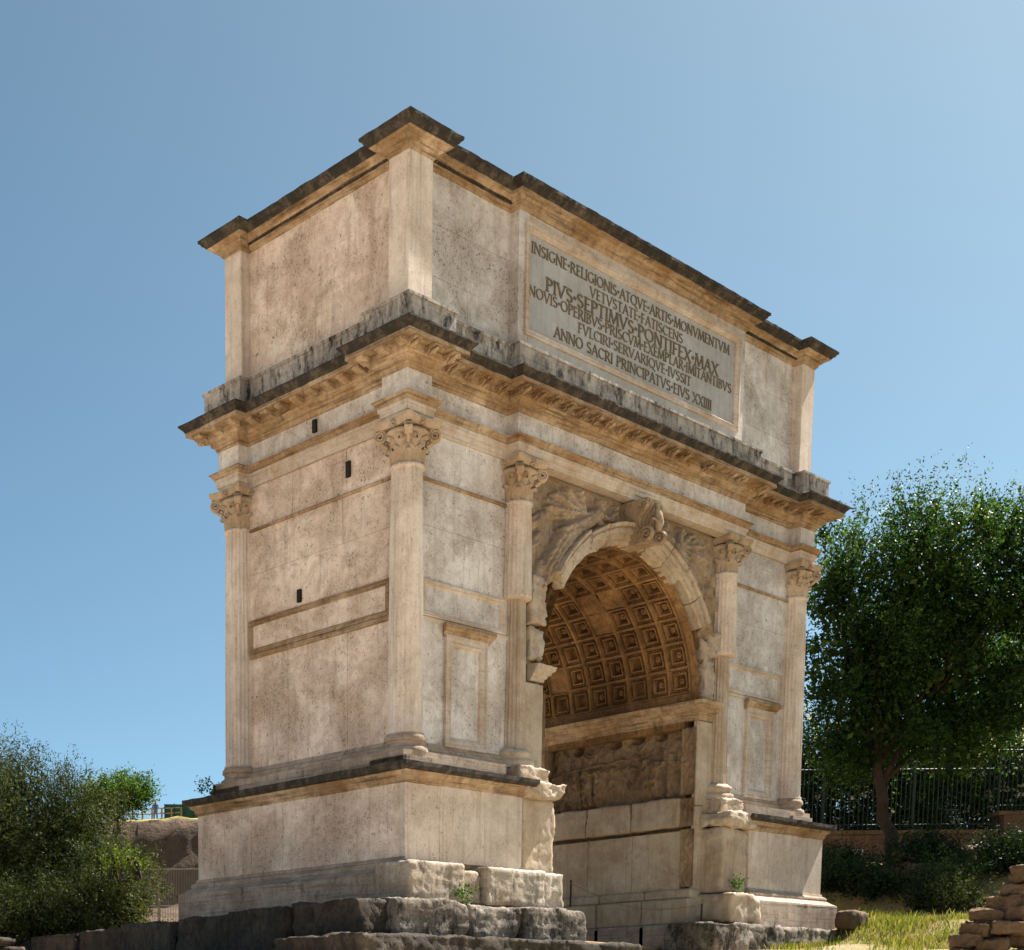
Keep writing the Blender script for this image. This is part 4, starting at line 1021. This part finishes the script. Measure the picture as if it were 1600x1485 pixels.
# --- right: big tree, its neighbour, shrubs
tree('elm_tree', 45, 20.25, 19.5, 7.2, [(18.5, 10.2, 1.9, 2.0), (20.3, 12.2, 2.1, 2.0), (22.4, 12.0, 1.9, 1.9), (21.3, 9.8, 2.4, 2.2, .6), (19.0, 8.4, 1.5, 1.3), (22.9, 9.2, 1.7, 1.7), (20.8, 13.4, 1.3, 1.1), (18.4, 12.4, 1.3, 1.3, .5), (23.4, 12.9, 1.2, 1.2), (20.6, 7.9, 1.5, 1.0, -.5), (24.0, 10.8, 1.2, 1.4), (21.9, 7.5, 1.4, .9), (25.0, 12.0, 1.2, 1.4), (19.0, 7.6, 1.1, .7)],
     .21, MA['elm'], 3, 'tall dense dark green tree on the bank in front of the iron fence', 4600, 24, .145, .07, .8, inner=6000, slen=(.45, 1.05), spikes=220, clumps=120, csz=.68)
tree('elm_tree', 60, 32.0, 32.0, 9, [(31.2, 12.8, 2.6, 2.6), (33.5, 14, 2.4, 2.2), (32.5, 10.2, 2.6, 2.0), (30.6, 9.8, 1.6, 1.6)], .28, MA['elm2'], 4, 'light green tree behind the white-flowered oleanders', 1500, 24, .17, .08, .5)
for k, (d, sp, fl, lb, mt) in enumerate(((52.5, [(27.6, 8.2, 1.7, 1.9), (28.9, 8.8, 1.7, 2.2), (26.2, 7.7, 1.3, 1.6), (27.4, 6.6, 1.8, .9), (26.6, 9.0, 1.3, 1.2)], 700, 'oleander bush thick with white flowers behind the iron fence', 'olean'),
                                    (52.8, [(23.9, 8.0, 1.4, 1.9), (25.1, 8.4, 1.3, 1.9), (24.5, 6.5, 1.6, .8)], 110, 'oleander bush with few scattered flowers behind the tree trunk', 'olean'),
                                    (52.4, [(21.0, 8.2, 1.4, 2.2), (22.4, 8.6, 1.4, 2.4), (19.4, 8.4, 1.5, 2.3), (20.2, 6.5, 1.6, .8), (22.2, 6.5, 1.6, .8)], 50, 'dark leafy shrub behind the fence next to the arch', 'dark'))):
    bush('oleander_bush' if mt == 'olean' else 'evergreen_shrub', d, sp, MA[mt], 20+k, lb, 1700, 14, .16, .05, .7, 6000, flowers=fl)
bush('ivy_bush', 43.5, [(17.6, 3.5, 1.0, .8), (18.8, 3.6, .9, .7), (16.6, 3.2, .9, .8)], MA['dark'], 31, 'dark ivy bush at the foot of the brick wall beside the arch', 700, 12, .10, .06, .2, 1500)
for k in range(11):  # extra ivy added so its dark leaves replace tree shade on the bank
    l_ = 17.0+.72*k+.3*math.sin(k*2.3); d_ = 42.2+1.8*math.sin(k*1.7); zz = gh(loc(d_, l_))
    bush('shade_ivy_clump', d_, [(l_, zz+.25, .75, .5), (l_+.5, zz+.15, .6, .4)], MA['dark'], 60+k, 'dark ivy clump added to darken the bank in place of shade', 340, 10, .10, .06, .2, 500, 'ivy', group='ivy clumps added to darken the bank')
bush('ivy_bush', 41.5, [(20.2, 3.55, .9, .65), (21.3, 3.5, .8, .7), (22.3, 3.6, .8, .6)], MA['olean'], 32, 'green creeping bush on the bank below the tall tree', 600, 12, .10, .06, .2, 1000)
bush('ivy_bush', 39.5, [(19.3, 2.9, .55, .5), (19.9, 2.75, .5, .45)], MA['olive'], 33, 'pale dry bush at the edge of the grass mound', 300, 12, .09, .03, .5, 300)
# --- left: olive trees and distant greenery
tree('olive_tree', 34.5, -5.0, -4.9, 3.2, [(-4.5, 4.1, 1.7, 1.7), (-5.8, 4.2, 1.6, 1.8), (-3.4, 3.9, 1.25, 1.2), (-4.6, 2.6, 1.5, 1.1), (-3.0, 2.7, 1.2, 1.0), (-4.6, 5.4, .9, .55), (-5.6, 2.6, 1.6, 1.2), (-3.2, 4.4, 1.0, .8), (-6.8, 4.4, 1.6, 1.6)], .2, MA['olive'], 6,
     'grey-green olive tree with wispy top beside the dark foundation', 4200, 26, .10, .028, .4, inner=14000, slen=(.3, .7), clumps=170, csz=.55)
tree('olive_tree', 32.5, -2.7, -2.6, 2.2, [(-2.35, 2.65, .85, .9), (-1.95, 2.2, .6, .65), (-3.3, 2.3, 1.0, .8), (-2.9, 1.9, 1.0, .5), (-4.3, 2.1, 1.0, .7), (-5.2, 2.2, 1.0, .8)], .12, MA['olive'], 7,
     'low olive tree spreading close to the arch foundation', 2600, 24, .09, .028, .35, inner=8000, slen=(.25, .55), clumps=90, csz=.42)
bush('broom_shrub', 31.2, [(-1.75, 3.2, .32, .22), (-2.15, 3.25, .3, .22)], MA['shrub'], 41, 'yellow-green shrub in the sun beside the low olive tree', 90, 10, .07, .03, .5, 60, slen=(.15, .35))
tree('small_tree', 102, -7.0, -7.0, 14.0, [(-7.0, 14.6, 1.3, 1.3), (-6.0, 14.8, 1.2, 1.1), (-8.2, 14.4, 1.3, 1.2), (-5.2, 15.2, .7, .7)], .16, MA['elm2'], 8, 'small fresh green tree far off at the top of the brown cliff', 700, 18, .22, .12, .7, inner=600, bz=11.6)
# --- distant hill on the left
V = []; F = []; nl, nd = 90, 90
for i in range(nl):
    l = -60+i*.95
    for j in range(nd):
        t_ = j/(nd-1); d = 92+34*t_
        z = 4.5+3*min(1, t_/.38)+6.4*min(1, max(0, (t_-.38)/.07))**.8+1.3*max(0, t_-.5)+.012*(l+10)*(t_ > .3)*2
        p = loc(d, l, z); n3 = fbm(p, .7, 5); steep = 1 if .3 < t_ < .46 else .2
        p += -FH*n3*.6*steep+Vector((0, 0, fbm(p, .9, 4)*.35*steep)); V.append(p)
F = [(i*nd+j, i*nd+j+1, (i+1)*nd+j+1, (i+1)*nd+j) for i in range(nl-1) for j in range(nd-1)]
hme = mesh('hill', V, F, True); hm, t, bs = new_mat('tufa_and_dry_grass'); b = NB(t)
geo = b.n('ShaderNodeNewGeometry'); sx = b.n('ShaderNodeSeparateXYZ'); b.l(geo.outputs['Normal'], sx.inputs[0])
n1 = b.noise(geo.outputs['Position'], .5, 7, .7)
c = b.mix(b.ramp(n1, .35, .65), (.13, .08, .05), (.075, .046, .03)); c = b.mix(b.ramp(b.noise(geo.outputs['Position'], 2.2, 6, .75), .55, .64), c, (.03, .022, .015))
sz_ = b.n('ShaderNodeSeparateXYZ'); b.l(geo.outputs['Position'], sz_.inputs[0]); zr = b.n('ShaderNodeMapRange'); b.l(sz_.outputs[2], zr.inputs[0]); zr.inputs[1].default_value = 12.6; zr.inputs[2].default_value = 13.4
c = b.mix(b.mul(b.ramp(sx.outputs[2], .80, .92), zr.outputs[0]), c, (.34, .29, .09)); b.l(c, bs.inputs['Base Color']); bs.inputs['Roughness'].default_value = .95
bp = b.n('ShaderNodeBump'); bp.inputs['Strength'].default_value = 1; bp.inputs['Distance'].default_value = .4; b.l(n1, bp.inputs['Height']); b.l(bp.outputs[0], bs.inputs['Normal'])
link('hill', hme, hm, kind='structure')
def hz(d, l):   # top of the hill, from its own mesh
    best = min(hme.vertices, key=lambda v: (v.co.x-loc(d, l).x)**2+(v.co.y-loc(d, l).y)**2); return best.co.z
e = empty('railing', loc(112, -4.6, hz(112, -4.6)), 'brown wooden railing far off along the top of the cliff', 'railing')
for k in range(7):
    p = loc(112, -7.2+k*.72, hz(112, -7.2+k*.72)); MB().box(p.x-.05, p.x+.05, p.y-.05, p.y+.05, p.z-.3, p.z+1.25).build('post', MA['wood'], e)
for h in (.45, .85, 1.22):
    mb = MB(); mb.tube([loc(112, -7.3+k*.72, hz(112, -7.2+k*.72)+h) for k in range(7)], .05, 6); mb.build('rail', MA['wood'], e)
MA['net'] = plain('green_netting', (.015, .07, .06), .8)
e = empty('netting_fence', loc(112, -2.5, hz(112, -2.5)), 'dark green netting fence panel far off beside the railing', 'fence')
a, c = loc(112, -4.1, 0), loc(112, -1.2, 0); za = hz(112, -4.1); zc = hz(112, -1.2)
MB().add([(a.x, a.y, za-.2), (c.x, c.y, zc-.2), (c.x, c.y, zc+1.35), (a.x, a.y, za+1.5), (a.x, a.y+.05, za-.2), (c.x, c.y+.05, zc-.2), (c.x, c.y+.05, zc+1.35), (a.x, a.y+.05, za+1.5)], [(0, 1, 2, 3), (7, 6, 5, 4), (3, 2, 6, 7), (0, 4, 5, 1), (0, 3, 7, 4), (1, 5, 6, 2)]).build('netting', MA['net'], e)
for k in range(5):
    p = loc(111.9, -4.1+k*.72, hz(112, -4.1+k*.72)); MB().tube([(p.x, p.y, p.z-.3), (p.x, p.y, p.z+1.5)], .035, 6).build('post', MA['iron'], e)
# person leaning at the railing
pp = loc(111.3, -4.75, hz(111.3, -4.75)); PM = plain('blue_shirt', (.10, .13, .22), .9, .2); SKN = plain('skin', (.45, .27, .19), .6, .1)
bmv = [(0, 0, .92), (0, 0, 1.15), (0, 0, 1.40), (0, 0, 1.50), (0, 0, 1.66), (.19, 0, 1.40), (.25, .1, 1.15), (.12, .28, 1.28), (-.19, 0, 1.40), (-.25, .1, 1.15), (-.10, .28, 1.28), (.1, 0, .88), (.11, .02, .48), (.11, -.02, .06), (.12, .14, .03), (-.1, 0, .88), (-.11, .02, .48), (-.11, -.02, .06), (-.12, .14, .03)]
bme = bpy.data.meshes.new('person'); bme.from_pydata(bmv, [(0, 1), (1, 2), (2, 3), (3, 4), (2, 5), (5, 6), (6, 7), (2, 8), (8, 9), (9, 10), (0, 11), (11, 12), (12, 13), (13, 14), (0, 15), (15, 16), (16, 17), (17, 18)], [])
person = link('person', bme, PM, None, 'far-off person in dark blue standing at the railing on the cliff top', 'person'); person.location = pp; person.rotation_euler = (0, 0, math.pi-YAW)
sm = person.modifiers.new('skin', 'SKIN'); rads = [.15, .15, .16, .06, .11, .07, .055, .045, .07, .055, .045, .10, .075, .05, .04, .10, .075, .05, .04]
for v, r in zip(bme.skin_vertices[0].data, rads): v.radius = (r, r*.8)
bme.skin_vertices[0].data[0].use_root = True; person.modifiers.new('sub', 'SUBSURF').levels = 2
hd = MB().lathe([(.01, -.13), (.07, -.10), (.095, 0), (.09, .08), (.05, .13), (.01, .14)], 0, 0, 12).build('head', SKN, person, True); hd.location = (0, .02, 1.66)
# --- retaining wall with iron fence, plaque (right)
wl = lambda l, z, dd=0: loc(50.2+dd, l, z)
e = empty('retaining_wall', wl(24, 4.6), 'old brown brick retaining wall under the iron fence', 'wall')
def lbox(l0, l1, d0, d1, z0, z1):
    c8 = [loc(d, l, z) for z in (z0, z1) for d in (d0, d1) for l in (l0, l1)]
    return [tuple(v) for v in c8], [(0, 2, 3, 1), (4, 5, 7, 6), (0, 1, 5, 4), (2, 6, 7, 3), (0, 4, 6, 2), (1, 3, 7, 5)]
MB().add(*lbox(17, 26.1, 50.2, 50.8, 3.2, 5.85)).build('wall_face', MA['brick'], e); MB().add(*lbox(26.1, 34, 50.15, 50.85, 3.2, 6.45)).build('wall_face', MA['brick'], e)
for k in range(23):
    l = 17+k*.74; z = 5.85 if l < 25.8 else 6.45
    MB().add(*lbox(l+.01, l+.73, 50.1, 50.9, z+.002, z+.12+.02*random.random())).build('coping_stone', MA['rubble'], e)
for r in range(11):        # projecting brick courses of the wall face
    for k in range(26):
        l = 18.6+k*.36+(.18 if r % 2 else 0)
        if l > 25.7 or random.random() < .12: continue
        j = random.uniform(0, .025); MB().add(*lbox(l+.008, l+.352, 50.175-j, 50.3, 4.42+r*.128, 4.42+r*.128+.118)).build('brick', MA['brick'], e)
e = empty('iron_fence', wl(24, 5.9), 'tall dark green iron bar fence on top of the brick wall', 'fence')
barm = MB().tube([(0, 0, 0), (0, 0, 2.15), (0, 0, 2.3)], [.016, .016, .004], 6); barm = mesh('bar', barm.V, barm.F); barm.materials.append(MA['iron'])
for k in range(104):
    l = 17.2+k*.155; p = wl(l, 5.95 if l < 26.1 else 6.55, .3); o = bpy.data.objects.new('bar', barm); COL.objects.link(o); o.parent = e; o.location = Vector(p)-e.location
for z0, l0, l1 in ((6.2, 17.2, 26.0), (8.0, 17.2, 26.0), (6.8, 26.1, 33.3), (8.6, 26.1, 33.3)):
    MB().tube([wl(l0, z0, .3), wl((l0+l1)/2, z0, .3), wl(l1, z0, .3)], .025, 6).build('rail', MA['iron'], e)
for l in (17.2, 20.2, 23.2, 26.05, 29.2, 32.2): MB().tube([wl(l, 5.9, .3), wl(l, 8.4 if l < 26 else 9, .3)], .045, 8).build('post', MA['iron'], e)
e = MB().add(*lbox(21.05, 21.45, 50.10, 50.17, 5.18, 5.36)).build('plaque', plain('pale_plaque', (.55, .50, .44), .7, .1), None, label='small pale blank plaque fixed on the brown brick wall', cat='plaque')
# --- heap of rubble walling at the right edge
e = empty('rubble_wall', loc(27.2, 14.3, .8), 'broken rubble wall of brown stones at the edge of the grass', 'wall')
rr = random.Random(12); k = 0
for row in range(8):
    z = .62+row*.245; l0 = 13.2+row*.17+(.25 if row > 4 else 0)+rr.uniform(-.1, .12)
    l = l0
    while l < 16.4:
        wd = rr.choice((.25, .34, .5, .72))*rr.uniform(.85, 1.15); d = 27.2+rr.uniform(-.12, .12)+row*.06; p = loc(d, l+wd/2, z); q = .5
        st_ = rock('stone', (p.x-wd*.52, p.x+wd*.52, p.y-q*.55, p.y+q*.55, z+rr.uniform(-.03, .03), z+rr.uniform(.22, .31)), MA['rubble'], e, .045, .10, .05, seed=100+k, fs=3.2); k += 1
        c_ = Vector((p.x, p.y, z+.13)); st_.data.transform(Matrix.Translation(c_) @ Matrix.Rotation(rr.uniform(-.6, .6), 4, 'Z') @ Matrix.Rotation(rr.uniform(-.16, .16), 4, 'X') @ Matrix.Rotation(rr.uniform(-.2, .2), 4, 'Y') @ Matrix.Translation(-c_)); l += wd
p = loc(35, 14.75); z = gh(p)
rock('loose_stone', (p.x-.42, p.x+.42, p.y-.25, p.y+.25, z-.05, z+.42), MA['rubble'], None, .06, .08, .14, seed=210, fs=3, label='dark brown stone block lying in the grass beside the arch', cat='stone')
# dark rocky bank below the wall
for k in range(7):
    l = 17.2+rr.uniform(0, 7); d = 40.5+rr.uniform(0, 6); p = loc(d, l); z = gh(p); s = rr.uniform(.3, .75)
    rock('boulder', (p.x-s, p.x+s, p.y-s*.8, p.y+s*.8, z-.2, z+s*.75), MA['rubble'], None, .08, .16, .12, seed=220+k, fs=2.2, label='dark brown boulder on the shaded bank below the brick wall', cat='rock', group='boulders on the shaded bank')
# brick ruin at the left edge
e = empty('brick_ruin', loc(20, -2.9, .3), 'low dark ruined brick wall in shade left of the arch', 'ruin')
for row in range(9):
    for k in range(9):
        l = -4.3+k*.27+(.13 if row % 2 else 0); z = .35+row*.105
        if row > 6 or l > -2.1-row*.1 or (row == 8 and rr.random() < .4): continue
        p = loc(20+rr.uniform(-.03, .03), l, z)
        rock('brick', (p.x-.14, p.x+.14, p.y-.16, p.y+.16, z, z+.095), MA['found'], e, .07, .03, .02, seed=300+row*9+k, fs=5)
# wire fence left of the arch
e = empty('wire_fence', loc(46, -1.9, 2.6), 'fine grey wire fence standing between olive trees and arch', 'fence'); WIRE = plain('grey_wire', (.16, .13, .11), .6)
for k in range(60):
    l = -3.4+k*.05; p = loc(46, l); MB().tube([(p.x, p.y, 2.2), (p.x, p.y, 4.55)], .009, 4).build('wire', WIRE, e)
for z in (2.6, 3.4, 4.5): MB().tube([loc(46, -3.4, z), loc(46, -1.9, z), loc(46, -.4, z)], .014, 5).build('rail', WIRE, e)
for l in (-3.4, -1.9, -.4): MB().tube([loc(46, l, 2.0), loc(46, l, 4.6)], .035, 6).build('post', WIRE, e)
# rope barrier in the passage and timber edging in front
e = empty('rope_barrier', (9.15, 1.4, 1.94), 'two thin black posts with a sagging rope along the passage', 'barrier')
MB().tube([(9.28, 3.26, 2.46), (9.28, 3.26, 3.12)], .022, 8).build('post', MA['iron'], e); MB().tube([(9.02, -.37, 1.90), (9.02, -.37, 2.34)], .022, 8).build('post', MA['iron'], e)
MB().tube([Vector((9.28, 3.26, 3.05)).lerp(Vector((9.02, -.37, 2.3)), k/10)-Vector((0.02, 0, .30*math.sin(math.pi*k/10))) for k in range(11)], .008, 5).build('rope', MA['wood'], e)
e = empty('timber_edging', (7, .2, 1.2), 'low pale timber beam on pegs across the passage floor', 'beam')
MB().bbox(-2.3, 2.3, -.05, .05, .17, .25, .01).build('beam', MA['wood'], None)
bo = bpy.data.objects['beam']; bo.parent = e; bo.rotation_euler = (0, 0, .2)
for k in (-1.9, 0, 1.9):
    o = MB().bbox(-.05, .05, -.04, .04, -.3, .17, .01).build('peg', MA['wood'], None); o.parent = e; o.location = (k*math.cos(.2), k*math.sin(.2), 0)
# weeds on the ledges
for x, y, z, s, lb in ((-.42, 4.95, 4.36, 9, 'small green weed sprouting from the ledge by the rear column'), (.55, -.95, 1.95, 10, 'tuft of weed growing between the worn base stones'), (10.0, -.62, 2.62, 11, 'dry weed tuft on the broken far base stone')):
    V, F = leaves([(x, y, z+.12, .10, .10, .10)], 26, 7, .07, .04, .7, s, (.1, .26), 0)
    link('weed', npmesh('weed', V, F), MA['elm2'], None, lb, 'plant', kind='stuff')
# grass on the mound and along the bank
g = np.random.default_rng(11); N = 34000
px = g.uniform(10.3, 19, N); py = g.uniform(-6.8, 1.0, N); keep = ~((px < 14.5) & (py > -1.0)); px, py = px[keep], py[keep]
pz = ground_h(px, py); dens = np.array([noise.noise(Vector((float(a)*.6, float(c)*.6, 0))) for a, c in zip(px, py)])
kk = dens+g.normal(size=len(px))*.25 > -.02; px, py, pz = px[kk], py[kk], pz[kk]; n = len(px)
hgt = g.uniform(.05, .17, n)*(1+.8*(g.random(n) < .06)); a = g.uniform(0, 6.28, n); lean = g.uniform(.0, .7, n)
bx_, by_ = np.cos(a), np.sin(a); wd = .011
v0 = np.stack([px-by_*wd, py+bx_*wd, pz-.02], 1); v1 = np.stack([px+by_*wd, py-bx_*wd, pz-.02], 1)
v2 = np.stack([px+bx_*lean*hgt*.4+by_*wd*.7, py+by_*lean*hgt*.4-bx_*wd*.7, pz+hgt*.6], 1); v3 = np.stack([px+bx_*lean*hgt, py+by_*lean*hgt, pz+hgt], 1)
link('grass', npmesh('grass', np.stack([v0, v1, v2, v3], 1).reshape(-1, 3), np.arange(4*n).reshape(-1, 4)), MA['grass'], None, 'short dry green grass on the sunlit mound beside the arch', 'grass', kind='stuff')
